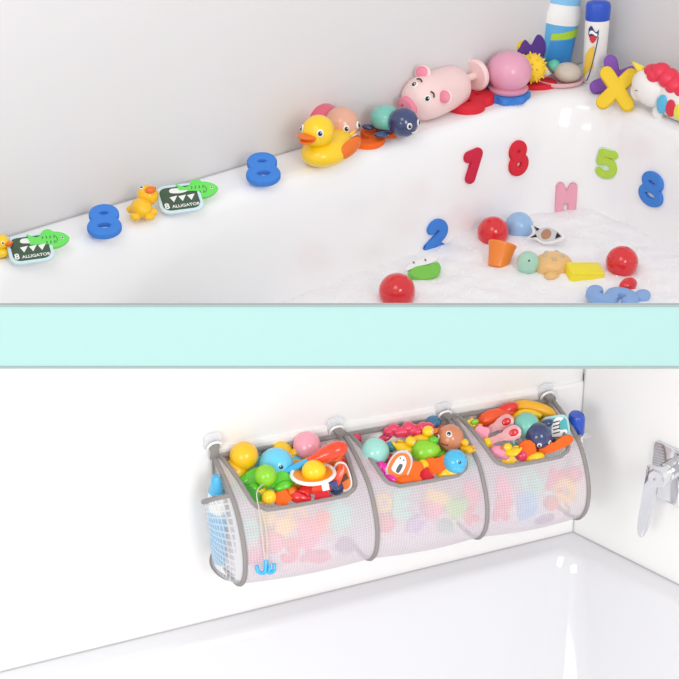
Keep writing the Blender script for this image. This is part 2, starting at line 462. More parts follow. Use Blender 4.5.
# hooks on the wall and the straps that hang on them
HK = [((213, 441), 'clear adhesive hook at the end over the pale blue bottle'), ((335, 425), 'clear adhesive hook between the first and middle pockets, beside the pink ball'),
      ((443, 410), 'clear adhesive hook over the brown faced turtle ball'), ((545.5, 391), 'clear adhesive hook nearest the corner of the walls, over the banana')]
for (x, y), lab in HK:
    s, z = Wpx(x, y); k = ORGK
    sn = min(SS, key=lambda q: abs(q-s))
    dwall = -.007 if z > zgroove(s)-.002 else 0
    h = thing('adhesive_hook', lab, 'hook', Wp(s, 0, z), None, 1, 'clear hooks holding the organizer')
    Mx = Matrix((us, Vector((0, 0, 1)), nn)).transposed().to_4x4()
    pl = NB(); prism(pl, rrect(17*k, 19*k, 5*k), 0, .0022, .0006); moved(pl, Mx); obj('plate', pl, HOOKM, h)
    hb = NB(); hp = [(-5.5*k, 3*k, .004), (-5.5*k, -3*k, .006), (-5.5*k, -6*k, .012), (-5.5*k, -3*k, .016)]
    lp = catmull([(-6*k, -8*k, .003), (-6.5*k, -2*k, .010), (-3*k, 1.5*k, .012), (3*k, 1.5*k, .012), (6.5*k, -2*k, .010), (6*k, -8*k, .003)], 5)
    tube(hb, lp, .0024, 8); moved(hb, Mx); obj('hook_bar', hb, WHT, h)
    sb = NB(); zt = ztop(sn)
    ps = [Wp(sn+(s-sn)*f, .0065+.004*math.sin(PI*f), zt+(z-.002-zt)*f) for f in [q/8 for q in range(9)]]
    tube(sb, ps, .0085, 10, flat=(nn, .2)); obj('hanging_strap', rel(sb), GREYB, org)

# ------------------------------------------------------------------ faucet on the side wall
def Sp(x, y, d=0): return on_plane(x, y, B0+nr*d, nr)
fp = Sp(668, 470); kf = K(fp)
fa = thing('bath_faucet', 'polished chrome bath mixer tap with a lever on the side wall', 'faucet', fp)
MF = Matrix((ur, Vector((0, 0, 1)), nr)).transposed().to_4x4()
c0 = Sp(657, 439); c1 = Sp(656, 494)
zh = (c0.z+c1.z)/2; hh = (c0.z-c1.z); s_l = (c0-fp).dot(ur)
pl = NB(); prism(pl, [(x+s_l+.045, y+zh-fp.z) for x, y in rrect(.09, hh, .006)], 0, .008, .002); obj('wall_plate', moved(pl, MF), CHROME, fa)
hb0 = Sp(676, 466)-fp
cyl = NB(); lathe(cyl, [(0, .008), (.018, .008), (.019, .010), (.019, .034), (.017, .036), (.017, .046), (.0195, .048), (.0195, .06), (.016, .066), (0, .067)], 28); moved(cyl, MF); moved(cyl, T(hb0)); obj('valve_body', cyl, CHROME, fa)
ep = hb0+nr*.056
lv = NB(); q = on_plane(654, 473, fp+ep, nr)-fp; q2 = on_plane(642, 531, fp+ep, nr)-fp
dv = (q2-q); lx = q+Vector((0, 0, .004))
o2 = [(-.0135, .012), (.0135, .012), (.014, -.012), (.0095, -dv.length*.99), (-.0095, -dv.length*.99), (-.014, -.012)]
prism(lv, smooth_outline(o2, 4), -.004, .004, .002)
yx = (-dv).normalized(); zx = (nr-yx*nr.dot(yx)).normalized(); xx = yx.cross(zx)
moved(lv, Matrix((xx, yx, zx)).transposed().to_4x4()); moved(lv, T(q)); obj('lever', lv, CHROME, fa)
ar = NB(); tube(ar, [ep, ep.lerp(q, .5), q], [.012, .0105, .010], 14); obj('lever_arm', ar, CHROME, fa)

# ------------------------------------------------------------------ toy builders (local unit: one photo pixel; x right, y up, z out)
def ball(lab, p, r, m, k, group=None, cat='ball', name='toy_ball', shine=True):
    t = obj(name, ell(NB(), (0, 0, 0), r*k, None, 28), m, loc=p)
    return tag(t, lab, cat, group)
def duck(lab, p, L, k, rot, group=None, m=None, name='rubber_duck', cat='rubber duck', wing=None, headturn=0):
    """L = body length; local x forward, z up, origin at base"""
    m = m or YEL
    t = thing(name, lab, cat, p, rot, k*L, group)
    def f(q):
        x = q.x/.5; q.z += .10*max(0, -x)**2; q.y *= 1-.35*max(0, -x)**2; return q
    b = ell(NB(), (0, 0, .21), (.5, .34, .23), None, 28, f)
    obj('body', b, m, t)
    hd = ell(NB(), (.24, 0, .58), (.255, .24, .24), None, 26)
    h = obj('head', hd, m, t)
    bk = NB(); ell(bk, (.52, 0, .575), (.16, .15, .045), (0, -.25, 0), 16); ell(bk, (.50, 0, .515), (.13, .12, .035), (0, .12, 0), 16)
    obj('beak', bk, ORA, h)
    for sd in (-1, 1):
        eye(h, (.405, sd*.165, .635), .055, (.75, sd*.65, .12), (0, 0))
        w = ell(NB(), (-.12, sd*.325, .27), (.25, .05, .13), (0, .3, -sd*.12), 18)
        obj('wing', w, wing or m, t)
    tl = ell(NB(), (-.47, 0, .36), (.16, .15, .07), (0, .7, 0), 14); obj('tail', tl, m, t)
    return t
def turtle(lab, p, k, rot, shell, head, leg, group=None, name='toy_turtle', hr=1.0):
    """local x forward, z up, unit = px"""
    t = thing(name, lab, 'toy turtle', p, rot, k, group)
    obj('shell', ell(NB(), (-9, 0, 15), (17, 16, 14), None, 26), shell, t)
    obj('belly', ell(NB(), (-9, 0, 9), (15, 14, 8), None, 20), head, t)
    h = obj('head', ell(NB(), (15, 0, 17), 16*hr, None, 28), head, t)
    for sd in (-1, 1):
        eye(h, (15+14.2*hr, sd*7*hr, 18.5), 3.1, (.88, sd*.45, .1))
        obj('flipper', ell(NB(), (2, sd*19, 6), (5, 9, 3), (0, 0, sd*.5), 14), leg, t)
        obj('flipper', ell(NB(), (-22, sd*13, 6), (7, 5, 3), (0, 0, -sd*.4), 14), leg, t)
    mo = NB(); tube(mo, [(15+15.4*hr, y, 10+abs(y)*.12) for y in (-4, -2, 0, 2, 4)], .7, 6); obj('mouth', mo, WHT, h)
    return t
def arc(cx, cy, rx, ry, a0, a1, n=18):
    return [(cx+rx*math.cos(math.radians(a0+(a1-a0)*i/n)), cy+ry*math.sin(math.radians(a0+(a1-a0)*i/n))) for i in range(n+1)]
# strokes as centre lines in a box one unit high; closed loops end with True
GLY = {'8': [(arc(0, .215, .165, .165, 0, 360, 30)[:-1], True), (arc(0, -.175, .2, .195, 0, 360, 30)[:-1], True)],
 '1': [([(.06, .37), (.04, -.37)], False), ([(.06, .37), (-.16, .20)], False)],
 '5': [([(.2, .37), (-.14, .37), (-.17, .06)], False), (arc(0, -.12, .21, .24, 128, -140), False)],
 '2': [(arc(0, .17, .19, .2, 165, -40)+[(-.2, -.37)], False), ([(-.2, -.37), (.22, -.37)], False)],
 '3': [(arc(-.02, .19, .18, .18, 150, -90), False), (arc(-.02, -.19, .21, .2, 90, -150), False)],
 '4': [([(.1, -.37), (.1, .37), (-.22, -.1), (.24, -.1)], False)],
 '6': [(arc(0, -.17, .2, .2, 0, 360)[:-1], True), ([(-.2, -.15), (-.12, .15), (.12, .37)], False)],
 'B': [([(-.17, -.37), (-.17, .37)], False), ([(-.17, .37)]+arc(.03, .19, .16, .18, 90, -90)+[(-.17, .0)], False), ([(-.17, .0)]+arc(.05, -.185, .18, .185, 90, -90)+[(-.17, -.37)], False)],
 'E': [([(.2, .37), (-.17, .37), (-.17, -.37), (.2, -.37)], False), ([(-.17, 0), (.15, 0)], False)],
 'G': [(arc(0, 0, .26, .37, 45, 315), False), ([(.2, -.26), (.22, -.02), (.05, -.02)], False)],
 'K': [([(-.18, -.37), (-.18, .37)], False), ([(.22, .37), (-.15, 0), (.22, -.37)], False)],
 'M': [([(-.24, -.37), (-.24, .37), (0, -.05), (.24, .37), (.24, -.37)], False)],
 'O': [(arc(0, 0, .24, .37, 0, 360)[:-1], True)],
 'R': [([(-.18, -.37), (-.18, .37)], False), ([(-.18, .37)]+arc(.03, .19, .17, .18, 90, -90)+[(-.18, .0)], False), ([(.0, 0), (.22, -.37)], False)],
 'S': [(arc(0, .19, .19, .18, 40, 270)+arc(0, -.18, .2, .19, 90, -140), False)],
 'X': [([(-.24, .37), (.24, -.37)], False), ([(.24, .37), (-.24, -.37)], False)]}
def stroke_bm(ch, h, th, wid=.26, sx=1.0):
    bm = NB(); w = wid*h*.5; e = min(th*.28, w*.45)
    sec = [(-w, -th/2+e), (-w+e, -th/2), (w-e, -th/2), (w, -th/2+e), (w, th/2-e), (w-e*.35, th/2-e*.2), (w-e, th/2), (-w+e, th/2), (-w+e*.35, th/2-e*.2), (-w, th/2-e)]
    if ch == '8': w = min(w, .13*h); e = min(e, w*.45)
    pieces = []
    for pts, closed in GLY[ch]:
        if closed: pieces.append((pts, True)); continue
        cur = [pts[0]]
        for i in range(1, len(pts)):
            cur.append(pts[i])
            if i < len(pts)-1:
                d1 = (Vector(pts[i])-Vector(pts[i-1])).normalized(); d2 = (Vector(pts[i+1])-Vector(pts[i])).normalized()
                if d1.dot(d2) < .75: pieces.append((cur, False)); cur = [pts[i]]
        pieces.append((cur, False))
    sec = [(-w, -th/2+e), (-w+e, -th/2), (w-e, -th/2), (w, -th/2+e), (w, th/2-e), (w-e*.35, th/2-e*.2), (w-e, th/2), (-w+e, th/2), (-w+e*.35, th/2-e*.2), (-w, th/2-e)]
    for ip, (pts, closed) in enumerate(pieces):
        q_ = 1-.025*ip; g_ = .985*q_
        P2 = [Vector((x*h*sx, y*h, 0)) for x, y in pts]; N = len(P2); rings = []
        for i, p in enumerate(P2):
            a = P2[i-1] if (closed or i > 0) else p; c = P2[(i+1) % N] if (closed or i < N-1) else p
            d1 = (p-a).normalized() if (p-a).length > 0 else (c-p).normalized(); d2 = (c-p).normalized() if (c-p).length > 0 else d1
            t = d1+d2; t = t.normalized() if t.length > 1e-6 else d1
            m = 1/max(.55, t.dot(d1)); nr_ = Vector((-t.y, t.x, 0))
            rings.append([bm.verts.new(p+nr_*(q*m)+Vector((0, 0, z*q_))) for q, z in sec])
        n = len(sec)
        for i in range(N if closed else N-1):
            A, B = rings[i], rings[(i+1) % N]
            for k in range(n): bm.faces.new((A[k], A[(k+1) % n], B[(k+1) % n], B[k]))
        if not closed:
            bm.faces.new(rings[0][::-1]); bm.faces.new(rings[-1])
            for ie, p in enumerate((P2[0], P2[-1])):
                h_ = g_-.006*ie; lathe(bm, [(0, -th/2*h_), (w-e, -th/2*h_), (w, (-th/2+e)*h_), (w, (th/2-e)*h_), (w-e*.35, (th/2-e*.2)*h_), (w-e, th/2*h_), (0, th/2*h_)], 20, 1, 1, p)
    return bm
def foam_char(ch, lab, p, hpx, k, rot, m, name='foam_number', cat='foam number', group=None, thick=7, off=.05, sx=1.0, wid=.27):
    o = obj(name, stroke_bm(ch, hpx*k, thick*k, wid, sx), m, loc=p); o.rotation_euler = rot
    return tag(o, lab, cat, group)
def fish(lab, p, L, k, rot, m, group=None):
    t = thing('toy_fish', lab, 'toy fish', p, rot, k*L, group)
    ol = smooth_outline([(.5, .0), (.36, .14), (.12, .2), (-.12, .17), (-.27, .08), (-.47, .2), (-.40, 0), (-.47, -.2), (-.27, -.09), (-.1, -.17), (.14, -.2), (.36, -.14)], 4)
    obj('body', prism(NB(), ol, -.05, .07, .04), m, t)
    fn = NB(); prism(fn, smooth_outline([(.15, .17), (.08, .28), (-.08, .27), (-.14, .15)], 4), -.02, .03, .012); prism(fn, smooth_outline([(.1, -.17), (.0, -.27), (-.1, -.25), (-.08, -.14)], 4), -.02, .03, .012)
    obj('fin', fn, m, t)
    mk = NB()
    for i in range(7):
        x = .16-.09*(i % 4); y = (.07 if i < 4 else -.06)
        tube(mk, [(x-.02, y+.035, .071), (x, y, .073), (x-.03, y-.035, .071)], .009, 6)
    obj('scale_mark', mk, DGRN, t)
    eye(t, (.34, .02, .066), .032, (0, 0, 1))
    mo = NB(); tube(mo, [(.16, .13, .06), (.22, .0, .073), (.17, -.13, .06)], .008, 6); obj('gill', mo, DGRN, t)
    return t
def card(lab, p, k, rot, w, h, border, face, name='bath_card', group=None, outline=None):
    t = thing(name, lab, 'bath card', p, rot, k, group)
    ol = outline or rrect(w, h, min(w, h)*.25)
    obj('border', prism(NB(), ol, -1.3, 1.0, .5), border, t)
    inner = [(x*.86, y*.82) for x, y in ol]
    obj('print', prism(NB(), inner, .6, 1.35, .1), face, t)
    return t
def bottle(name, lab, p, k, rot, prof_body, prof_cap, mb, mc, sy=.6, n=32):
    t = thing(name, lab, 'bottle', p, rot, k)
    obj('bottle_body', lathe(NB(), prof_body, n, 1, sy), mb, t)
    obj('cap', lathe(NB(), prof_cap, n, 1, sy), mc, t)
    return t

# ------------------------------------------------------------------ toys on the upper ledge
def led(x, y, h=0): return on_z(x, y, ZL+h)
dirL = math.atan2(-ua.y, -ua.x)                             # heading along the ledge, towards the corner
def flat(a): return (0, 0, a)
# alligator cards with green fish
for (x, y), lab, lab2 in (((31, 256), 'dark green alligator bath card near the duck cut off by the photo edge', 'neon green toy fish lying on the card at the photo edge'),
                          ((180, 206), 'dark green alligator bath card on the ledge between two blue foam eights', 'neon green toy fish lying on the card between the blue foam eights')):
    p = led(x, y, .004); k = K(p)
    c = card(lab, p+Vector((0, 0, 8*k)), k, (.42, 0, dirL-.36), 44, 37, P('pale blue foam border', '#D5ECF4', rough=.6), DGRN, group='alligator bath cards')
    ag = glyph('ALLIGATOR', 5.3, .25, .1); obj('lettering', moved(ag, T((4, -10.5, 1.4))), WHT, c)
    eg = glyph('8', 10, .25, .3); obj('number', moved(eg, T((-15, -9, 1.4))), WHT, c)
    te = NB()
    for i in range(3): prism(te, [(-10+9*i, 2), (-2+9*i, 3), (-7+9*i, -5)], 1.3, 1.6)
    prism(te, smooth_outline([(-8, 8), (2, 6), (10, 8), (8, 12), (-6, 13)], 3), 1.3, 1.6); obj('animal_print', te, WHT, c)
    q = led(x+17, y-15, .024)
    fish(lab2, q, 43, k, (.75, 0, dirL-.42), NEON, 'green fish')
# blue foam eights lying on the ledge
for (x, y), lab in (((105, 225), 'blue foam number eight on the ledge, between the alligator cards'), ((263, 173), 'blue foam number eight on the ledge nearest the big rubber duck')):
    p = led(x, y+8, .0); k = K(p); p = p+Vector((0, 0, 12*k))
    foam_char('8', lab, p, 42, k, (.42, 0, .12), FBLU, group='blue eights on the ledge', thick=9, wid=.33, sx=1.4)
p = led(-3, 256, .0); duck('yellow rubber duck cut off by the photo edge', p, 30, K(p), flat(dirL-1.1))
p = led(145, 214, .006); k = K(p)*1.15
t = thing('toy_chick', 'small yellow chick toy lying next to the alligator card', 'toy chick', p, flat(dirL-.5), k)
obj('body', ell(NB(), (-3, -4, 8), (9, 12, 8), (0, 0, .3), 20), YORA, t); hd = obj('head', ell(NB(), (4, 10, 13), 9.5, None, 20), YORA, t)
obj('beak', ell(NB(), (6, 3, 21), (5, 4, 3), (0, 0, .2), 14), ORA, hd); eye(hd, (10, 8, 20), 1.8, (.4, -.3, 1)); eye(hd, (-1, 9, 21), 1.8, (-.2, -.3, 1))
for q in ((-11, 3, 4), (6, -8, 5), (-9, -13, 4), (3, -15, 4)): obj('leg', ell(NB(), q, (5, 4, 3.5), None, 12), YORA, t)
# big duck
p = led(328, 162, 0); k = K(p)
duck('big yellow rubber duck with orange wings in front of the peach faced turtle', p, 66, k, flat(dirL+PI+.25), wing=ORA)
# peach headed turtle
p = led(331, 145, 0); k = K(p)
turtle('toy turtle with salmon shell and peach face behind the big duck', p+Vector((0, 0, 9*k)), k*1.08, flat(-.85), SAL, PEA, ORA)
p = led(372, 137, 0.004)
foam_char('S', 'orange foam letter lying under the navy faced turtle', p, 60, K(p), flat(dirL-1.4), FORA, 'foam_letter', 'foam letter', thick=7, off=.08)
p = led(392, 134, .012); k = K(p)
turtle('toy turtle with teal shell and navy face next to the pink pig', p, k*.95, flat(-.72), TEA, NAV, NAV)
# pink pig water squirter
p = led(434, 115, 0); k = K(p)*.97; hg = dirL+PI+.16
t = thing('toy_pig', 'pale pink pig squirter toy with a plunger, lying on the ledge', 'toy pig', p+Vector((0, 0, 23.5*k)), (-.55, 0, hg), k)
ax = (0, PI/2, 0)
obj('body', lathe(NB(), [(0, -38), (15, -38), (19, -36.5), (21, -33), (22.5, -20), (23.5, 0), (23.5, 12), (22.5, 22), (19, 31), (13, 37), (6, 39.6), (0, 40)], 34, 1, 1, (0, 0, 0), ax), PIG, t)
sn = obj('snout', lathe(NB(), [(9.5, 30), (10, 42), (9, 45), (6, 46.2), (0, 46.5)], 22, .9, 1.15, (0, 0, -3), ax), PIGD, t)
for sd in (-1, 1):
    obj('nostril', ell(NB(), (46.4, sd*3.2, -2.5), (.8, 1.3, 1.9), None, 10), P('deep pink', '#D4607C', rough=.5), sn)
    eye(t, (31.5, sd*10, 15), 3.6, (.72, sd*.4, .6))
    eb = NB(); tube(eb, catmull([(27, sd*7, 20.8), (25.5, sd*10.5, 20.5), (26.5, sd*13.5, 18)], 4), .8, 6); obj('eyebrow', eb, BLK, t)
    ea = obj('ear', ell(NB(), (13, sd*17.5, 18), (4, 9, 8), (sd*-.5, -.5, 0), 18), PIG, t)
    obj('inner_ear', ell(NB(), (15.5, sd*18, 19.5), (2.4, 6.8, 6), (sd*-.5, -.5, 0), 14), PIGD, ea)
rd = NB(); tube(rd, [(-37, 0, 2), (-64, 0, 3)], 4.2, 14); obj('plunger_rod', rd, PIG, t)
obj('plunger_disc', lathe(NB(), [(0, 0), (15, 0), (17, 2), (17, 5), (15, 7), (0, 7)], 26, 1, 1, (-62, 0, 3), (0, -PI/2, 0)), PIG, t)
fr = NB(); path = []
for i in range(60):
    a = i/59; path.append((34-70*a, 13+3*math.sin(a*40), -19+1.2*math.cos(a*40)))
tube(fr, path, 2.6, 8, flat=((0, 0, 1), 1.2)); obj('frill', fr, FRILL, t)
# red foam behind the pig
p = led(470, 102, .006); foam_char('B', 'red foam letter with a yellow spot lying behind the pig plunger', p, 58, K(p), (0, 0, dirL-1.3), FRED, 'foam_letter', 'foam letter', thick=13, off=.09)
# mauve ball toy on blue scalloped foam
p = led(507, 98, .0); k = K(p)
ol = [( (21+2.6*math.cos(7*a))*math.cos(a), (21+2.6*math.cos(7*a))*math.sin(a)) for a in [2*PI*i/84 for i in range(84)]]
tag(obj('foam_flower', prism(NB(), ol, 0, 7, 2), FBLU, loc=p), 'blue scalloped foam flower under the mauve ball toy', 'foam flower').scale = (k,)*3
p2 = led(508, 97, 0); k = K(p2)
t = thing('squirt_toy', 'mauve pink round squirt toy on the blue foam flower', 'squirt toy', p2+Vector((0, 0, 7*k)), flat(0), k)
obj('body', ell(NB(), (0, 0, 20), (22.5, 21, 20.5), None, 30), ROSE, t)
obj('rim', lathe(NB(), [(16, 0), (19, .5), (20, 3), (16, 5)], 26, 1, 1, (0, 0, .2)), ROSE, t)
# yellow spiky toy
p = led(531, 83, .012); k = K(p)
t = thing('spiky_toy', 'yellow spiky sun shaped toy with two black eyes', 'bath toy', p, flat(-.5), k)
bm = NB(); ell(bm, (0, 0, 16), (14, 13, 14), None, 22)
for i in range(46):
    z = 1-2*(i+.5)/46; a = i*2.39996; rr = math.sqrt(1-z*z); d = Vector((rr*math.cos(a)*14, rr*math.sin(a)*13, z*14)); c = Vector((0, 0, 16))
    tube(bm, [c+d*.9, c+d*1.17], [1.8, .5], 6)
obj('body', bm, P('sunny yellow rubber', '#FFD52E', rough=.5), t)
for x in (-5, 5): eye(t, (x, -12.4, 19), 1.5, (x*.06, -1, .25), white=False)
p = led(531, 89, .0); ol = [(20*math.cos(a), 13*math.sin(a)) for a in [2*PI*i/40 for i in range(40)]]
q = led(537, 86, .0); k = K(q); o = tag(obj('foam_oval', prism(NB(), ol, 0, 5, 1.6), FRED, loc=q), 'red oval foam piece flat on the ledge under the yellow spiky toy', 'foam shape'); o.scale = (k,)*3; o.rotation_euler = flat(.1)
# purple piece with yellow corner, leaning on the wall
p = led(531, 80, 0)+Vector((0, 0, .045)); k = K(p)
t = thing('foam_butterfly', 'purple foam butterfly with a yellow edge leaning on the wall behind the spiky toy', 'foam shape', p, (PI/2-.25, 0, dirL), k)
obj('wing', prism(NB(), smooth_outline([(-16, 0), (-18, 14), (-8, 24), (0, 15), (9, 26), (18, 18), (15, 2), (0, 5)], 5), -3, 3, 1.4), P('deep purple foam', '#5B3590', rough=.7), t)
obj('edge', prism(NB(), smooth_outline([(-18, 16), (-14, 30), (-2, 31), (0, 22), (-8, 25)], 5), -2.4, 2.4, 1), FYEL, t)
# soap dish, stone soap, little pill
p = led(560, 84, 0); k = K(p)
t = thing('soap_dish', 'pale pink soap dish on the ledge in front of the blue bottle', 'soap dish', p, flat(.05), k)
obj('tray', lathe(NB(), [(0, 0), (17, 0), (22, 2), (24, 6), (22, 6), (18, 3), (0, 2.5)], 32, 1, .72), P('pale pink ceramic', '#EDC0C2', rough=.35), t)
p = led(567, 82, 2.6*k); tag(obj('soap_stone', ell(NB(), (0, 0, 10*k), (14*k, 12*k, 10*k), (0, .08, 0), 26), P('beige soap', '#CFC4B6', rough=.4), loc=p), 'beige round soap on the pale pink dish', 'soap')
p = led(549, 80, 2.6*k); t = thing('toy_capsule', 'small teal and white capsule toy beside the beige soap', 'bath toy', p+Vector((0, 0, 12*k)), (0, -.7, -.2), k)
obj('shell', ell(NB(), (4, 0, 0), (8, 6.5, 6.5), None, 18), P('teal green plastic', '#5FC0A8', rough=.3), t); obj('tip', ell(NB(), (-4, 0, 0), (8.5, 6, 6), None, 18), WHT, t)
bd = NB(); tube(bd, [(2.2, 6.6*math.cos(a), 6.6*math.sin(a)) for a in [2*PI*i/20 for i in range(20)]], .9, 6, True); obj('band', bd, P('grey plastic', '#6A6A6E'), t)
# bottles in the corner
p = led(550, 72, 0); k = K(p)*1.06
t = bottle('lotion_bottle', 'light blue bottle with a lime stripe in the corner of the ledge', p, k, (.0, .14, .12),
           [(0, 0), (14, 0), (16.5, 2), (17, 8), (17.6, 30), (18, 48), (17.5, 58), (15, 66), (0, 66)], [(0, 66), (15.4, 66), (15.6, 68), (15, 80), (13.5, 90), (11, 93), (0, 94)], P('sky blue bottle plastic', '#62B5EA', rough=.25, coat=.3), P('light sky cap', '#8CCBF2', rough=.3), .62)
obj('collar', lathe(NB(), [(18, 49), (18, 58), (15.6, 66.5), (15.4, 68)], 32, 1, .63), WHT, t)
def wrap(pts, rx, ry, z0=0, th=.5):
    """a patch of label wrapped round an oval bottle: pts are (angle, z)"""
    bm = NB(); n = len(pts)
    a = [bm.verts.new(((rx+th)*math.sin(q), -(ry+th)*math.cos(q), z)) for q, z in pts]
    bm.faces.new(a); return bm
def wrap_grid(fn_lo, fn_hi, a0, a1, rx, ry, n=12):
    bm = NB(); A = []; B = []
    for i in range(n+1):
        a = a0+(a1-a0)*i/n
        A.append(bm.verts.new((rx*math.sin(a), -ry*math.cos(a), fn_lo(i/n)))); B.append(bm.verts.new((rx*math.sin(a), -ry*math.cos(a), fn_hi(i/n))))
    for i in range(n): bm.faces.new((A[i], A[i+1], B[i+1], B[i]))
    return bm
obj('stripe', wrap_grid(lambda f: 34+5*f, lambda f: 40+8*f, -.5, 1.3, 18.2, 11.3), P('lime print', '#B4DC3C', rough=.4), t)
obj('label', wrap_grid(lambda f: 6+2*f, lambda f: 33+5*f, -.5, 1.2, 18.0, 11.2), P('deep blue print', '#3C94DC', rough=.35), t)
sw = NB(); tube(sw, [(15.2*math.sin(a), -9.4*math.cos(a)-.6, 80+4*math.sin(3*a)) for a in [-.2+.1*i for i in range(11)]], 1.2, 6); obj('mark', sw, P('deep blue print', '#3C94DC'), t)
p = led(593, 82, 0); k = K(p)
t = bottle('shampoo_bottle', 'white bottle with dark blue cap and red and blue emblem', p, k, (-.0, .0, .1),
           [(0, 0), (9.5, 0), (11, 1.5), (11.3, 6), (11.8, 40), (12.2, 63), (11.7, 65), (0, 65)], [(0, 65), (12.2, 65), (12.6, 67), (12.5, 79), (11.5, 82), (7, 84), (0, 84.4)], P('ivory bottle plastic', '#F1EFEA', rough=.3, coat=.2), P('royal blue cap', '#2152C4', rough=.3, coat=.3), .7)
RX, RY = 12.5, 8.8
obj('swash', wrap_grid(lambda f: 4+14*f**.6, lambda f: 22+24*f**.5*(1-.2*f), -1.1, -.25, RX, RY), P('golden print', '#F0C84A', rough=.4), t)
ln = NB(); tube(ln, [(RX*math.sin(a), -RY*math.cos(a), 4+46*f**1.5) for f, a in [(i/14, -.75+.75*i/14) for i in range(15)]], .5, 6); obj('swash_line', ln, P('navy print', '#2A3C78'), t)
em = obj('emblem', wrap_grid(lambda f: 52-7*math.sin(PI*f), lambda f: 58+3*math.sin(2*PI*f), -.85, .0, RX+.25, RY+.2), P('navy print', '#2A3C78'), t)
obj('emblem_ribbon', wrap_grid(lambda f: 47.5-4*math.sin(PI*f), lambda f: 50+1*math.sin(PI*f), -.7, -.15, RX+.5, RY+.4), P('emblem red', '#D8323C'), em)
obj('emblem_stripe', wrap_grid(lambda f: 52+1.2*math.sin(5*f), lambda f: 55+1.5*math.sin(5*f), -.75, -.1, RX+.5, RY+.4), WHT, em)
# yellow X with purple piece
p = led(621, 88, 0); k = K(p)
foam_char('X', 'purple foam letter leaning on the wall behind the yellow X', led(614, 80, .030), 38, k, (PI/2-.5, .35, math.atan2(ub.y, ub.x)+.55), FPUR, 'foam_letter', 'foam letter', thick=8, wid=.36, sx=1.3)
foam_char('X', 'yellow foam letter X leaning beside the white unicorn', led(617, 89, .034), 39, k, (PI/2-.62, 0, math.atan2(ub.y, ub.x)+.75), FYEL, 'foam_letter', 'foam letter', thick=9, wid=.36, sx=1.25)
# unicorn
p = led(669, 117, .0); k = K(p); UNI = P('white unicorn vinyl', '#F5F2EE', rough=.45)
t = thing('toy_unicorn', 'white toy unicorn with red mane and yellow horn lying on the ledge', 'toy unicorn', p, (.12, 0, math.atan2(ub.y, ub.x)+.16), k)
bm = NB(); ell(bm, (14, 0, 22), (34, 14, 21), None, 30); obj('body', bm, UNI, t)
hd = obj('head', ell(NB(), (-21, -2, 27), (22, 16, 19), (0, .25, 0), 28), UNI, t)
obj('muzzle', ell(NB(), (-34, -3, 20), (10, 11, 10), None, 18), UNI, hd)
hn = NB(); lathe(hn, [(5, 0), (3.6, 6), (2, 12), (0, 17)], 16, 1, 1, (-32, -2, 42), (0, -1.15, 0)); obj('horn', hn, P('lemon horn', '#F8E24E', rough=.4), hd)
mn = NB()
for q, r in (((-20, -1, 45), (9, 9, 7)), ((-10, -1, 47), (10, 11, 9)), ((0, -1, 43), (10, 12, 10)), ((9, -1, 38), (11, 12, 10)), ((19, -1, 35), (10, 11, 9)), ((30, 0, 34), (9, 10, 8)), ((-14, -8, 44), (7, 6, 7))): ell(mn, q, r, None, 18)
obj('mane', mn, P('raspberry vinyl', '#EC3350', rough=.4), t)
for i, (x, h) in enumerate(((-3, '#5CC0E8'), (8, '#E2324C'), (18, '#F4EC58'), (27, '#8FD05C'))):
    obj('wing', ell(NB(), (x+5, -13.5, 20-1.2*i), (6.5, 2.4, 11-i), (0, .25, 0), 16), P('wing %d tint' % i, h, rough=.45), t)
for x in (-9, 8, 30, 42): obj('leg', ell(NB(), (x, -6 if x in (-9, 30) else 5, 4), (6.5, 6, 9), None, 16), UNI, t)
er = NB(); ell(er, (-14, -8, 44), (3, 2.5, 7), (0, .3, 0), 12); obj('ear', er, UNI, hd)
ey = NB(); tube(ey, [(-26+a, -17.2+abs(a)*.12, 28-.25*a*a*.4) for a in (-3, -1.5, 0, 1.5, 3)], .6, 6); obj('closed_eye', ey, P('grey plastic', '#6A6A6E'), hd)

# ------------------------------------------------------------------ numbers stuck to the inside of the upper bath
for ch, (x, y), h, m, roll, lab, nm, ct, sx in (
        ('1', (471, 165), 34, FDRED, -.42, 'crimson foam number one stuck to the bath wall', 'foam_number', 'foam number', 1.1),
        ('8', (517, 158), 36, FRED, .06, 'red foam number eight stuck to the bath wall', 'foam_number', 'foam number', .85),
        ('M', (566, 198), 32, FPNK, .0, 'pale pink foam letter M stuck just above the foam', 'foam_letter', 'foam letter', .8),
        ('5', (607, 164), 29, FGRN, .0, 'lime green foam number five with pale edge stuck to the bath wall', 'foam_number', 'foam number', 1.15),
        ('8', (653, 189), 35, FBLU, .0, 'blue foam number eight stuck to the bath wall under the unicorn', 'foam_number', 'foam number', .95),
        ('2', (435, 236), 33, FBLU, -.25, 'blue foam number two at the foam edge below the crimson number one', 'foam_number', 'foam number', .95)):
    loc, nrm = hitU(x, y); k = K(loc)
    zx = nrm; yx = (Vector((0, 0, 1))-zx*zx.z).normalized(); xx = yx.cross(zx)
    R = (Matrix((xx, yx, zx)).transposed() @ Matrix.Rotation(roll, 3, 'Z')).to_euler()
    fcos = max(.55, abs(xx.x))
    o = foam_char(ch, lab, loc+nrm*(.0035 if ch != '5' else .003), h*1.02, k, R, m, nm, ct, thick=5, wid=.34 if ch not in 'M5' else .26, sx=sx/fcos)
    if ch == '5':
        e = moved(stroke_bm('5', h*k, 2.4*k, .40, sx/fcos), T((0, 0, -1.2*k)))
        obj('pale_edge', e, P('pale mint foam', '#D6EEDC', rough=.7), o)

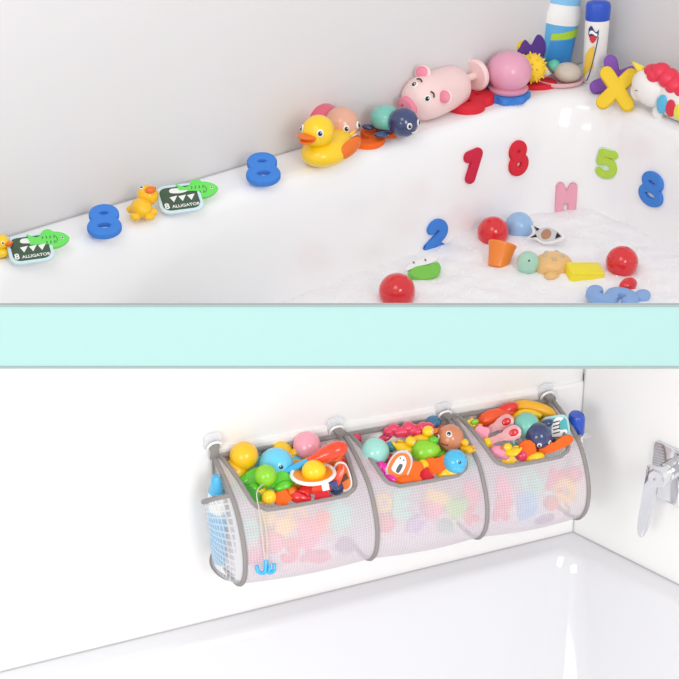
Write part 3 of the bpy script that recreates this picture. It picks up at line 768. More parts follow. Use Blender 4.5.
# ------------------------------------------------------------------ water, foam and what floats in it
def u_off(dz):
    for (o0, z0, r0), (o1, z1, r1) in zip(prof_u[1:], prof_u[2:]):
        if z1 <= dz <= z0:
            f = (dz-z0)/(z1-z0); return o0+(o1-o0)*f, r0+(r1-r0)*f
ow, rw = u_off(ZW-ZL)
wpath = corner_path(ow-.001, rw, *argsU, n=20, m=24)
bm = NB(); bm.faces.new([bm.verts.new((p.x, p.y, ZW)) for p in wpath])
tag(obj('bath_water', bm, mat('milky bath water', '#E6EBEE', .05, .5, noise=.02, nscale=8), smooth=False), 'milky water filling the corner bathtub', 'water', kind='stuff')
FOAM = mat('white bath foam', '#FBFAFC', .6, .3, sss=.0, noise=.03, nscale=40)
from mathutils import noise as MN
def inside(p):
    n = len(wpath); c = False; j = n-1
    for i in range(n):
        a, b = wpath[i], wpath[j]
        if (a.y > p.y) != (b.y > p.y) and p.x < (b.x-a.x)*(p.y-a.y)/(b.y-a.y)+a.x: c = not c
        j = i
    return c
def foam_h(x, y):
    v = Vector((x, y, 0))
    return .014+.011*MN.noise(v*8)+.005*MN.noise(v*22)+.0018*MN.noise(v*70)
bm = NB(); G = .0065
pb = on_z(339, 306, ZW)
xs0, xs1, ys0 = -.25, .80, pb.y-.06
nx = int((xs1-xs0)/G); gr = {}
for i in range(nx):
    for j in range(int(.9/G)):
        x = xs0+i*G; y = ys0+j*G
        if any(inside(Vector((x+a, y+b, 0))) for a, b in ((0, 0), (.012, 0), (-.012, 0), (0, -.012), (.009, -.009), (-.009, -.009))): gr[i, j] = bm.verts.new((x, y, ZW+foam_h(x, y)))
for (i, j) in list(gr):
    q = [(i, j), (i+1, j), (i+1, j+1), (i, j+1)]
    if all(t in gr for t in q): bm.faces.new([gr[t] for t in q])
VS = [v.co.copy() for v in bm.verts]; bm.verts.index_update(); FS = [[v.index for v in f.verts] for f in bm.faces]; bm.verts.ensure_lookup_table()
rim = [e.verts[0].co.copy() for e in bm.edges if len(e.link_faces) == 1]
bm.free()
tb = NB(); bmesh.ops.create_uvsphere(tb, u_segments=8, v_segments=6, radius=1); tb.verts.index_update()
TV = [v.co.copy() for v in tb.verts]; TF = [[v.index for v in f.verts] for f in tb.faces]; tb.free()
def bubble(c, rx, rz):
    n0 = len(VS); VS.extend(Vector((c.x+q.x*rx, c.y+q.y*rx, c.z+q.z*rz)) for q in TV); FS.extend([i+n0 for i in f] for f in TF)
base_v = VS[:]
for c in rim:
    if random.random() < .0: bubble(Vector((c.x+random.uniform(-.004, .004), c.y+random.uniform(-.004, .004), ZW+.004)), random.uniform(.006, .012), random.uniform(.006, .012))
for c in random.sample(base_v, min(500, len(base_v))): bubble(c, random.uniform(.001, .003), random.uniform(.001, .003))
fm = bpy.data.meshes.new('bath_foam'); fm.from_pydata(VS, [], FS)
bm = NB(); bm.from_mesh(fm); bpy.data.meshes.remove(fm)
tag(obj('bath_foam', bm, FOAM), 'thick white soap foam spread over the bath water', 'foam', kind='stuff')
def wat(x, y, h=0): return on_z(x, y, ZW+h)
def floatp(x, y, r, sink=.3):
    """centre of a ball of r px seen at (x, y), sunk into the foam"""
    k = K(wat(x, y)); return on_z(x, y, ZW+r*k*(1-2*sink)+.012), k
for x, y, r, m, lab, sk in ((493, 232, 15.5, RED, 'red ball floating in the foam next to the pale blue ball', .2), (519, 226, 14, LBLU, 'pale blue ball floating in the foam', .25),
                        (622, 262, 16, RED, 'red ball floating at the foam edge near the side of the bath', .2), (397, 291, 18, RED, 'red ball nearest the aqua board, half under foam', .2)):
    p, k = floatp(x, y, r, sk); ball(lab, p, r, m, k, 'balls floating in the bath')
p, k = floatp(517, 202, 5, .1); t = thing('toy_charm', 'tiny white and green toy at the back edge of the foam', 'bath toy', p, None, k)
obj('body', ell(NB(), (0, 0, 0), (4.5, 4, 6), (0, .3, 0), 14), WHT, t); obj('tip', ell(NB(), (1.5, -2, 4), (3, 3, 3), None, 12), P('sage plastic', '#5F8A6E', rough=.4), t)
p, k = floatp(546, 240, 5, .0); t = card('white rocket shaped card with brown window lying on the foam', p+Vector((0, 0, .012)), k, (.5, 0, -.35), 34, 15, WHT, P('pale grey print', '#D5D3D6'), 'rocket_card',
         outline=smooth_outline([(-18, 9), (-12, 6), (0, 11), (11, 7), (19, 0), (11, -7), (0, -11), (-12, -6), (-18, -9), (-13, 0)], 3))
obj('window', ell(NB(), (0, 0, 1.6), (5, 6.5, .8), None, 16), P('tan print', '#B98A6A', rough=.5), t)
for tri in ([(-14, -7), (-8, -5), (-10, -2)], [(-14, 7), (-8, 5), (-10, 2)], [(10, 4), (15, 0), (10, -4)]): obj('marking', prism(NB(), tri, 1.3, 1.9), BLK, t)
p, k = floatp(500, 258, 8, .1)
t = thing('toy_cup', 'orange toy cup lying half sunk in the foam below a red ball', 'toy cup', p+Vector((0, 0, .006)), (-.62, .28, 0), k)
obj('cup', lathe(NB(), [(0, -13), (8, -13), (9.5, -12), (13.5, 9), (14.5, 11), (14, 12.5), (0, 12)], 28, 1, .8), P('orange cup plastic', '#F98A2C', rough=.35, coat=.2), t)
# floating turtle: mint face and tan shell
p, k = floatp(547, 266, 12, .25); t = thing('toy_turtle', 'floating toy turtle with mint face and tan yellow shell', 'toy turtle', p, (0, 0, -2.85), k)
obj('shell', ell(NB(), (-6, 0, 0), (20, 17, 13), None, 26), P('tan yellow plastic', '#F2C27E', rough=.35, coat=.2), t)
sp = NB()
for a in range(5): ell(sp, (-6+8*math.cos(a*1.3), 8*math.sin(a*1.3), 11), (3, 3, 1.6), None, 10)
obj('shell_spot', sp, P('greyish yellow', '#CDC2A4', rough=.5), t)
hd = obj('head', ell(NB(), (19, -3, 5), 11.5, None, 24), P('mint face plastic', '#B0DCC4', rough=.35, coat=.2), t)
for y in (2, 9): eye(hd, (21+.2*y, y-1, 12.5), 1.8, (.2, .45, .8), white=False)
for y in (-17, 17): obj('flipper', ell(NB(), (2, y, -2), (8, 6, 4), (0, 0, .3), 14), P('tan yellow plastic', '#F2C27E'), t)
p, k = floatp(584, 274, 8, .25); o = tag(obj('toy_block', moved(box(NB(), (0, 0, 0), (36, 22, 16), 3, (.15, .1, .2)), Matrix.Scale(k, 4)), P('lemon plastic', '#FBE82E', rough=.35, coat=.2), loc=p), 'yellow block half sunk in the foam beside the floating turtle', 'toy block')
p, k = floatp(628, 285, 8, .1); tag(obj('toy_bean', ell(NB(), (0, 0, 0), (10*k, 7*k, 7*k), (0, -.2, .5), 20), RED, loc=p), 'small red oval toy below the red ball at the foam edge', 'bath toy')
p, k = floatp(612, 299, 8, .3); foam_char('S', 'pale blue foam letter under bubbles close to the aqua board', p+Vector((0, 0, .004)), 52, k, (.1, 0, 1.45), P('washed blue foam', '#8FB2E4', rough=.7, bump=.2), 'foam_letter', 'foam letter', thick=10, off=.1)
p, k = floatp(642, 296, 6, .1); tag(obj('toy_pebble', ell(NB(), (0, 0, 0), (9*k, 8*k, 6*k), (0, -.2, .5), 18), P('washed blue foam', '#8FB2E4'), loc=p), 'small pale blue toy in the foam corner right of the blue foam letter', 'bath toy')
p, k = floatp(424, 272, 6, .1); t = thing('toy_crocodile', 'green crocodile toy with white top lying in the foam', 'toy crocodile', p, (.75, .0, .45), k)
obj('body', prism(NB(), smooth_outline([(-17, 2), (-10, -7), (6, -9), (16, -4), (17, 6), (4, 5), (-8, 6)], 5), -4, 4, 1.6), P('leaf green vinyl', '#7CCB4E', rough=.4), t)
bx = NB(); prism(bx, smooth_outline([(-18, 4), (-8, 6), (6, 6), (17, 8), (15, 13), (-4, 12), (-18, 8)], 4), -3, 3.5, 1); ck = obj('snout', bx, WHT, t)
for x in (-9, 4): eye(ck, (x, 10.5, 3.5), 1.6, (0, .2, 1), white=False)

# ------------------------------------------------------------------ toys heaped in the three pockets
def fill(i, x, y, lift):
    s = (SS[i]+SS[i+1])/2
    a = Op(s, 0, -.004); b = Op(s, .125, -.044)
    n = us.cross(b-a).normalized()
    if n.z < 0: n = -n
    q = on_plane(x, y, a, n); k = K(q)
    return q+(CAM-q).normalized()*lift*k, k
def ftoy(i, name, lab, cat, x, y, lift, roll=0, group=None, tilt=0, turn=0):
    p, k = fill(i, x, y, lift); return thing(name, lab, cat, p, facing(roll, tilt, turn), k*1.07, group)
def fball(i, lab, x, y, r, m, lift=0, group=None):
    p, k = fill(i, x, y, lift); return ball(lab, p, r, m, k, group)
def fduck(i, lab, x, y, L, roll, lift, turn=0, m=None):
    """duck lying in the heap, seen from its side"""
    p, k = fill(i, x, y, lift)
    R = (RV @ Matrix.Rotation(roll, 3, 'Z') @ Euler((-PI/2+.5, 0, 0)).to_matrix() @ Matrix.Rotation(turn, 3, 'Z')).to_euler()
    return duck(lab, p, L, k, R, 'yellow ducks in the organizer', m)
def whale(i, lab, x, y, r, lift, m, spots=True):
    t = ftoy(i, 'toy_whale', lab, 'toy whale', x, y, lift)
    obj('body', ell(NB(), (0, 0, 0), (r, r*.97, r), None, 28), m, t)
    eye(t, (r*.30, -.05*r, r*.93), r*.17, (.3, -.05, .93), white=False)
    bl = NB()
    for a in (-.5, 0, .5): ell(bl, (r*.62*math.sin(a), r*.72*math.cos(a), r*.42), (r*.13, r*.10, r*.08), (-.9, 0, -a), 10)
    if spots: obj('spot', bl, WHT, t)
    obj('belly', ell(NB(), (r*.1, -r*.55, r*.3), (r*.72, r*.42, r*.62), None, 18), m if not spots else P('pale sky plastic', '#8CDCF2', rough=.25), t)
    tl = NB(); ell(tl, (-r*.98, r*.25, -.1*r), (r*.3, r*.18, r*.14), (0, 0, .6), 12); ell(tl, (-r*.98, r*.0, -.1*r), (r*.3, r*.18, r*.14), (0, 0, -.6), 12); obj('tail', tl, m, t)
    return t
# --- first pocket
t = ftoy(0, 'toy_caterpillar', 'deep yellow two lobed toy at the back left of the first pocket', 'bath toy', 241, 463, 2)
obj('head', ell(NB(), (3, 7, 4), 13.5, None, 26), YORA, t); obj('body', ell(NB(), (-5, -8, 0), (13, 13, 12), None, 24), YORA, t); obj('bump', ell(NB(), (-14, -6, 2), 5, None, 14), YORA, t)
fball(0, 'yellow ball behind the blue whale in the first pocket', 280, 454, 13.5, YEL, -9, 'loose balls in the organizer')
whale(0, 'sky blue whale with white spots in the first pocket', 276, 465, 17, 2, SKY)
fball(0, 'big pink ball at the back of the first pocket', 307, 446, 14.5, PBALL, 3, 'loose balls in the organizer')
t = ftoy(0, 'fishing_rod', 'toy fishing rod with red handle, blue stick, string and blue hook over the pocket front', 'toy fishing rod', 305, 463, 21, .40)
obj('handle', lathe(NB(), [(0, 2), (3.2, 2.5), (5, 8), (8, 18), (9.5, 28), (8.5, 36), (5, 41), (0, 43)], 24, 1, .9, (0, 0, 0), (0, PI/2, 0)), REDO, t)
rd = NB(); tube(rd, [(3, 0, 0), (-10, 0, 0), (-32, -.5, 0)], [3.3, 3.3, 2.9], 14); obj('rod', rd, P('azure plastic', '#38B4EE', rough=.25, coat=.4), t)
# its string runs over the front binding and hangs down outside the net
rp, rk = t.location.copy(), K(t.location)
Mi = (Matrix.Translation(rp) @ t.rotation_euler.to_matrix().to_4x4() @ Matrix.Scale(t.scale.x, 4)).inverted()
def frontp(x, y, off, full=False):                                       # a point just outside the front netting seen at (x, y)
    r = ray(x, y); best = None
    for j in range(NOPEN, len(PROF)-6):
        d, z = PROF[j]; q = on_plane(x, y, A0+nn*(d+.004+off), nn)
        e = abs(q.z-ZR-ztop((q-A0).dot(us))-z)
        if best is None or e < best[0]: best = (e, q, j)
    return best[1:] if full else best[1]
hang = [frontp(259, 509, .009)]+[frontp(x, y, .013) for x, y in ((261, 524), (263, 542), (265, 560))]
tip = Mi.inverted() @ Vector((-32, -.5, 0))
g_, gk = fill(0, 257.5, 490, 24)
stp = [tip, g_]+hang
ln = NB(); tube(ln, [Mi @ q for q in catmull(stp, 5)], .55, 6); obj('string', ln, STRING, t)
ln = NB(); tube(ln, [Mi @ q for q in catmull([frontp(261, 509, .009)]+[frontp(x, y, .013) for x, y in ((265, 524), (267, 542), (267, 560))], 5)], .5, 6); obj('string', ln, STRING, t)
hq = frontp(266, 566, .015)
hk = NB(); M3 = Mi.to_3x3() @ RV
def hl(x, y, z=0): return Mi @ hq+M3 @ Vector((x, y, z))*rk
tube(hk, [hl(*q) for q in catmull([(0, 6, 0), (0, 0, 0), (-.5, -6, 0)], 5)], 2.2, 10)
tube(hk, [hl(*q) for q in catmull([(-9, 1, 0), (-8, -5, 0), (-3, -7, 0), (0, -5, 0)], 5)], [1.2]+[1.9]*15, 10)
tube(hk, [hl(*q) for q in catmull([(8, 3, 0), (8, -4, 0), (4, -6.5, 0), (0, -5, 0)], 5)], [1.2]+[1.9]*15, 10)
tube(hk, [hl(*q) for q in catmull([(3, 2, 2), (4, -3, 3), (2, -6, 2)], 5)], 1.4, 10)
obj('hook', hk, P('azure plastic', '#38B4EE'), t)
t = ftoy(0, 'toy_frog', 'bright green frog with round head on lily pad in the first pocket', 'toy frog', 268, 480, 7, 0, None, -.25)
obj('lily_pad', prism(NB(), smooth_outline([(-22, 6), (-10, 12), (6, 11), (23, 4), (22, -6), (9, -12), (3, -5), (-4, -12), (-18, -8)], 5), -6, -1, 2), GRN, t)
h = obj('head', ell(NB(), (-2, 3, 7), 10.5, None, 24), LIM, t); obj('foot', ell(NB(), (-14, -8, 0), (7, 5, 4), (0, 0, .5), 14), GRN, t); obj('foot', ell(NB(), (14, -6, 0), (9, 5, 4), (0, 0, .4), 14), GRN, t)
t = ftoy(0, 'toy_leaf', 'dark green leaf toy tucked at the front left of the first pocket', 'bath toy', 249, 493, -3, -.5)
obj('blade', prism(NB(), smooth_outline([(-12, 0), (-4, 6), (8, 5), (14, 0), (7, -6), (-5, -6)], 5), -3, 2, 1.4), P('mid green plastic', '#3FA62A', rough=.35), t)
fball(0, 'small yellow ball at the front edge of the first pocket', 269, 497, 7.5, YEL, 1, 'loose balls in the organizer')
t = ftoy(0, 'toy_boat', 'white rimmed dish boat with a yellow dome in the first pocket', 'toy boat', 313, 476, 14, .18, None, -1.0)
obj('hull', lathe(NB(), [(0, -6), (11, -5), (18, 0), (19, 3), (17, 3), (0, 1)], 30, 1.08, .85), P('orange hull plastic', '#F59A2A', rough=.3), t)
rr = NB(); tube(rr, [(20*math.cos(a), 15.5*math.sin(a), 2.5) for a in [2*PI*i/40 for i in range(40)]], 1.9, 8, True); obj('rim', rr, WHT, t)
obj('dome', ell(NB(), (1, 1, 5), (11.5, 10.5, 10.5), None, 24), YEL, t)
t = ftoy(0, 'toy_plane', 'red toy plane below the dish boat in the first pocket', 'toy plane', 318, 487, 3, .22)
obj('fuselage', ell(NB(), (0, 0, 0), (22, 6, 6), None, 24), REDO, t); obj('wing', prism(NB(), smooth_outline([(6, -4), (20, 10), (27, 16), (28, 10), (18, -4)], 4), -1.5, 2, 1), REDO, t)
obj('engine', lathe(NB(), [(0, -7), (5, -7), (6, -5), (6, 6), (4.6, 7), (4, 3), (0, 3)], 18, 1, 1, (-12, 0, 5), (.6, -.6, 0)), RED, t)
obj('window', box(NB(), (15, -1, 5.5), (7, 8, 3), .8), P('navy print', '#2A3C78'), t); obj('tail_band', box(NB(), (7, 0, 4.5), (7, 9, 4), .8), WHT, t)
fball(0, 'orange ball at the front edge of the first pocket under the red plane', 292, 492, 6, ORA, -1, 'loose balls in the organizer')
t = card('orange bath card with pale rim standing at the right end of the first pocket', fill(0, 343, 476, 6)[0], fill(0, 343, 476, 6)[1], facing(-1.25, 0, 0), 30, 13, WHT, P('orange print', '#F07A20', rough=.45), outline=smooth_outline([(-15, 0), (-10, 7), (8, 7), (15, 2), (14, -5), (0, -7), (-11, -6)], 4))
obj('dark_mark', prism(NB(), [(-2, 4), (4, 5), (6, -4), (1, -5)], 1.2, 1.8), P('brown print', '#6A3A1C', rough=.5), t)
t = ftoy(0, 'toy_ring', 'orange yellow ring toy under the rod handle of the first pocket', 'toy ring', 301, 457, -2, .2, None, -.4)
rg = NB(); tube(rg, [(9.5*math.cos(a), 6.5*math.sin(a), 0) for a in [2*PI*i/32 for i in range(32)]], 4.2, 10, True); obj('ring', rg, YORA, t)
# --- middle pocket
t = ftoy(1, 'plush_unicorn', 'white toy with raspberry bumpy mane at the back of the middle pocket', 'toy unicorn', 400, 437, 0, .08)
obj('body', ell(NB(), (-10, -4, -6), (32, 13, 9), None, 26), UNI, t)
mn = NB()
for i in range(9):
    x = -14+4.6*i; ell(mn, (x+4, 6+2.2*math.sin(i*1.9), 2), (6.2, 6-.25*abs(i-4), 6), None, 16)
ell(mn, (-14, 0, 0), (9, 4.5, 4), (0, 0, .35), 14); obj('mane', mn, P('raspberry plastic', '#E93A62', rough=.25, coat=.5), t)
fball(1, 'mint ball at the left of the middle pocket', 375, 452, 14.5, MBALL, 7, 'loose balls in the organizer')
fball(1, 'small raspberry ball in the back left corner of the middle pocket', 355, 439, 7, P('raspberry plastic', '#E93A62'), -2, 'loose balls in the organizer')
fball(1, 'steel blue ball at the back right of the middle pocket', 433, 424, 8.5, P('steel blue plastic', '#3C7FA8', rough=.3, coat=.3), -3, 'loose balls in the organizer')
fduck(1, 'yellow rubber duck at the back of the middle pocket beside the brown turtle', 424, 444, 24, .15, 2)
fduck(1, 'yellow rubber duck in the middle pocket behind the penguin card', 404, 452, 22, -.1, -1)
t = ftoy(1, 'toy_turtle', 'toy turtle with light brown round face in the middle pocket', 'toy turtle', 450, 438, 9, .15)
hd = obj('head', ell(NB(), (0, 0, 0), 13, None, 28), BRN, t); eye(hd, (-1, 4.5, 11.8), 2.9, (-.05, .38, 1)); eye(hd, (-11.3, 3, 5.5), 2.6, (-.9, .2, .45))
obj('shell', ell(NB(), (8, -10, -8), (11, 10, 10), None, 20), P('light blue shell', '#5CB9D8', rough=.3), t)
mo = NB(); tube(mo, catmull([(-9, -3, 9), (-6, -5, 10.4), (-3, -5.5, 11.4)], 4), .6, 6); obj('mouth', mo, P('brown print', '#6A3A1C'), hd)
fduck(1, 'small yellow duck standing in the right end of the middle pocket', 466, 452, 16, -.2, 2, 2.6, YORA)
t = ftoy(1, 'toy_frog', 'lime green frog lying in the centre of the middle pocket', 'toy frog', 426, 451, 9, .1)
obj('body', ell(NB(), (0, 0, 0), (14, 10.5, 8), None, 24, lambda q: Vector((q.x, q.y*(1-.018*q.x), q.z))), LIM, t); obj('leg', ell(NB(), (-13, -2, -1), (7, 3, 3), (0, 0, -.3), 14), GRN, t); obj('leg', ell(NB(), (8, 9, -2), (5, 4, 3), None, 14), GRN, t); obj('leg', ell(NB(), (12, -6, -2), (5, 4, 3), None, 14), GRN, t)
whale(1, 'sky blue whale with one eye at the front of the middle pocket', 455, 461, 11.5, 11, P('bright cyan plastic', '#48BDEB', rough=.2, coat=.5), False)
t = card('orange penguin bath card with grey edge in the middle pocket', fill(1, 400, 465, 13)[0], fill(1, 400, 465, 13)[1]*.88, facing(-.5), 26, 34, P('light grey foam', '#CFD3D6', rough=.6), P('orange print', '#F07A20'), outline=smooth_outline([(-9, -17), (11, -17), (13, 0), (9, 13), (0, 18), (-10, 12), (-13, -2)], 4))
pg = obj('penguin_print', prism(NB(), smooth_outline([(-6, -9), (5, -9), (6, 2), (3, 9), (-2, 11), (-6, 7), (-7, 0)], 4), 1.3, 1.9, .2), WHT, t)
pk = NB(); prism(pk, smooth_outline([(-1, -8), (3, -8), (3, 1), (-1, 1)], 3), 1.8, 2.1); ell(pk, (-3.5, 7, 1.9), (1, 1, .5), None, 8); ell(pk, (1, 7, 1.9), (1, 1, .5), None, 8); obj('penguin_mark', pk, P('dark grey print', '#55585C'), pg)
t = ftoy(1, 'toy_shell', 'magenta shell toy in the front left corner of the middle pocket', 'bath toy', 387, 472, 0, -.6)
bm = NB()
for i in range(5): ell(bm, (-8+4*i, 0, 0), (4.5, 8-abs(i-2), 5), (0, 0, (2-i)*.15), 14)
obj('body', bm, MAG, t)
t = ftoy(1, 'foam_letter', 'orange foam letter at the front of the middle pocket beside the penguin card', 'foam letter', 413, 472, 5, .3)
obj('shape', prism(NB(), smooth_outline([(-11, -8), (-10, 2), (-2, 9), (8, 8), (11, 1), (4, -3), (6, -9), (-4, -11)], 5), -4, 4, 1.6), FORA, t)
t = ftoy(1, 'foam_letter', 'orange foam letter at the front of the middle pocket under the cyan whale', 'foam letter', 436, 466, 2, .12)
obj('shape', prism(NB(), smooth_outline([(-13, -8), (-12, 4), (-4, 9), (2, 6), (8, 10), (14, 5), (13, -5), (4, -8), (-2, -6), (-7, -10)], 5), -4, 4, 1.6), FORA, t)
fball(1, 'small yellow ball between the two orange foam letters', 423, 465, 6, YEL, 3, 'loose balls in the organizer')
fball(1, 'small teal ball behind the mint ball of the middle pocket', 391, 447, 5.5, P('teal blue plastic', '#2AA3B0', rough=.3, coat=.3), 1, 'loose balls in the organizer')
# --- third pocket
t = ftoy(2, 'toy_banana', 'golden yellow banana lying along the back of the third pocket', 'toy banana', 533, 412, 6, -.14)
bn = NB(); pp = catmull([(-21, -1, 0), (-12, 4, 0), (2, 4, 1), (14, 1.5, 0), (21, -3, 0)], 6); tube(bn, pp, [1.5+4.6*math.sin(PI*(.08+.86*i/(len(pp)-1)))**.6 for i in range(len(pp))], 12); obj('fruit', bn, P('golden vinyl', '#F7B51C', rough=.35, coat=.2), t)
obj('stalk', ell(NB(), (21.5, -3.4, 0), (2, 2.5, 2.2), None, 10), P('brown orange', '#D98A1E', rough=.5), t)
t = ftoy(2, 'toy_carrot', 'red orange fish shaped toy at the back left of the third pocket', 'bath toy', 495, 417, 5, .32)
obj('body', ell(NB(), (0, 0, 0), (19, 8, 7), None, 26, lambda q: Vector((q.x, q.y*(1-.012*q.x)+.006*q.x*q.x*-.6, q.z))), P('orange red vinyl', '#F5561C', rough=.3, coat=.3), t); obj('top', ell(NB(), (12, 3, -1), (12, 6, 6), (0, 0, .1), 18), P('warm red vinyl', '#E8322A', rough=.3, coat=.3), t)
t = ftoy(2, 'toy_crescent', 'yellow crescent moon toy under the banana of the third pocket', 'bath toy', 521, 420, 6, .35)
cr = NB(); pp = catmull([(-14, -6, 0), (-8, 2, 0), (2, 5, 0), (12, 2, 0), (19, -3, 0)], 6); tube(cr, pp, [1+3.4*math.sin(PI*(.06+.88*i/(len(pp)-1))) for i in range(len(pp))], 10); obj('body', cr, YEL, t)
t = ftoy(2, 'toy_star', 'yellow star toy with a green dot in the back left corner of the third pocket', 'toy star', 470, 427, 3, .2)
st = [((12 if i % 2 == 0 else 6.5)*math.cos(PI*i/5), (9 if i % 2 == 0 else 5)*math.sin(PI*i/5)) for i in range(10)]
obj('star', prism(NB(), smooth_outline(st, 3), -3, 3, 1.5), YEL, t); obj('dot', ell(NB(), (5, 4, 4), (4, 2.6, 2.5), None, 12), LIM, t)
t = ftoy(2, 'toy_starfish', 'pink starfish at the left of the third pocket', 'toy star', 480, 434, 4, .5)
obj('star', prism(NB(), smooth_outline([(x*1.0, y*1.1) for x, y in st], 3), -3.5, 3.5, 1.8), P('rosy pink vinyl', '#F59BB4', rough=.4), t)
for x, y, roll, lf, lab in ((497, 426, .45, 10, 'clear pink toy spoon with red end, the upper of the pair in the third pocket'), (504, 436, .35, 13, 'clear pink toy spoon with red end, the lower of the pair in the third pocket')):
    t = ftoy(2, 'toy_spoon', lab, 'toy spoon', x, y, lf, roll)
    ol = smooth_outline([(-17, -3), (-17, 3), (-4, 3), (4, 6), (13, 6.5), (17, 0), (13, -6.5), (4, -6), (-4, -3)], 4)
    obj('handle', prism(NB(), ol, -1.5, 1.5, .7), CLEARP, t); obj('red_end', ell(NB(), (9.5, 0, 1.8), (4.5, 3.4, 1.4), None, 16), RED, t)
t = ftoy(2, 'toy_turtle', 'toy turtle with teal shell and navy face in the third pocket', 'toy turtle', 532, 431, 7)
obj('shell', ell(NB(), (-5, 5, 0), (12.5, 12.5, 11), None, 24), TEA, t)
hd = obj('head', ell(NB(), (5.5, -4, 7), 12.5, None, 26), NAV, t); eye(hd, (5.2, -12.2, 15.8), 2.4, (0, -.62, .75)); eye(hd, (15, -9.5, 12.2), 2.2, (.75, -.4, .45))
obj('flipper', ell(NB(), (-16, -2, 1), (4, 7, 3), (0, 0, .4), 12), NAV, t); obj('flipper', ell(NB(), (14, 7, 1), (6, 4, 3), (0, 0, .4), 12), NAV, t)
t = ftoy(2, 'toy_ring', 'mint ring toy beside the navy turtle of the third pocket', 'toy ring', 520, 440, -1)
rg = NB(); tube(rg, [(6.5*math.cos(a), 6.5*math.sin(a), 0) for a in [2*PI*i/28 for i in range(28)]], 2.6, 10, True); obj('ring', rg, MBALL, t)
pc, kc = fill(2, 556, 428, 8)
t = card('white and teal striped bath card at the right end of the third pocket', pc, kc, facing(.16), 27, 25, P('pale teal foam', '#B5DFDF', rough=.6), P('teal print', '#4FB7BA', rough=.45))
zb = NB(); prism(zb, smooth_outline([(-8, -7), (8, -9), (10, -3), (3, -2), (4, 5), (9, 9), (1, 10), (-4, 3), (-5, -2)], 3), 1.35, 1.9); zo = obj('zebra_print', zb, WHT, t)
zs = NB()
for i in range(4): tube(zs, [(-4+.6*i, -5+3.6*i, 2), (3+.5*i, -4.2+3.6*i, 2)], .6, 6)
obj('stripe', zs, BLK, zo); obj('red_mark', ell(NB(), (-9, 7, 1.6), (3.5, 2.2, .8), (0, 0, .5), 12), RED, t)
fduck(2, 'small yellow duck at the front of the third pocket', 513, 455, 17, .2, 5, 2.9)
fball(2, 'small yellow ball by the front left corner of the third pocket', 487, 443, 5.5, YEL, 3, 'loose balls in the organizer')
t = ftoy(2, 'toy_bean', 'pink bean shaped toy at the front left of the third pocket', 'bath toy', 500, 452, 4, -.3)
obj('body', ell(NB(), (0, 0, 0), (10, 6, 5), None, 20, lambda q: Vector((q.x, q.y-.02*q.x*q.x, q.z))), P('rosy pink vinyl', '#F59BB4'), t)
t = ftoy(2, 'foam_letter', 'orange foam letter at the front of the third pocket beside the duck', 'foam letter', 527, 448, 4, -.3)
obj('shape', prism(NB(), smooth_outline([(-8, -6), (-6, 5), (2, 8), (8, 2), (7, -7)], 5), -3.5, 3.5, 1.5), FORA, t)
t = ftoy(2, 'foam_letter', 'long orange foam letter at the front right edge of the third pocket', 'foam letter', 555, 445, 4, .22)
obj('shape', prism(NB(), smooth_outline([(-17, -3), (-12, 4), (-4, 1), (6, 6), (16, 6), (17, 0), (6, -4), (-8, -6)], 5), -3.5, 3.5, 1.5), FORA, t)

# --- small toys wedged lower down between the big ones
def wedge(i, kd, cn, m, x, y, r, lift=-9, roll=0):
    lab = f'small {cn} {kd} wedged low between the toys of the {("first", "middle", "third")[i]} pocket'
    p, k = fill(i, x, y, lift)
    if kd == 'ball': return ball(lab, p, r, m, k)
    if kd == 'bean': bm = ell(NB(), (0, 0, 0), (r*1.3, r*.8, r*.8), None, 18)
    elif kd == 'star': bm = prism(NB(), smooth_outline([((r*1.2 if q % 2 == 0 else r*.65)*math.cos(PI*q/5), (r*1.2 if q % 2 == 0 else r*.65)*math.sin(PI*q/5)) for q in range(10)], 3), -3, 3, 1.4)
    else: bm = tube(NB(), [(r*.8*math.cos(a), r*.8*math.sin(a), 0) for a in [2*PI*q/26 for q in range(26)]], r*.36, 8, True)
    o = tag(obj('toy_'+kd, bm, m, loc=p), lab, 'toy '+kd); o.rotation_euler = facing(roll); o.scale = (k,)*3; return o
RPK = P('raspberry plastic', '#E93A62')
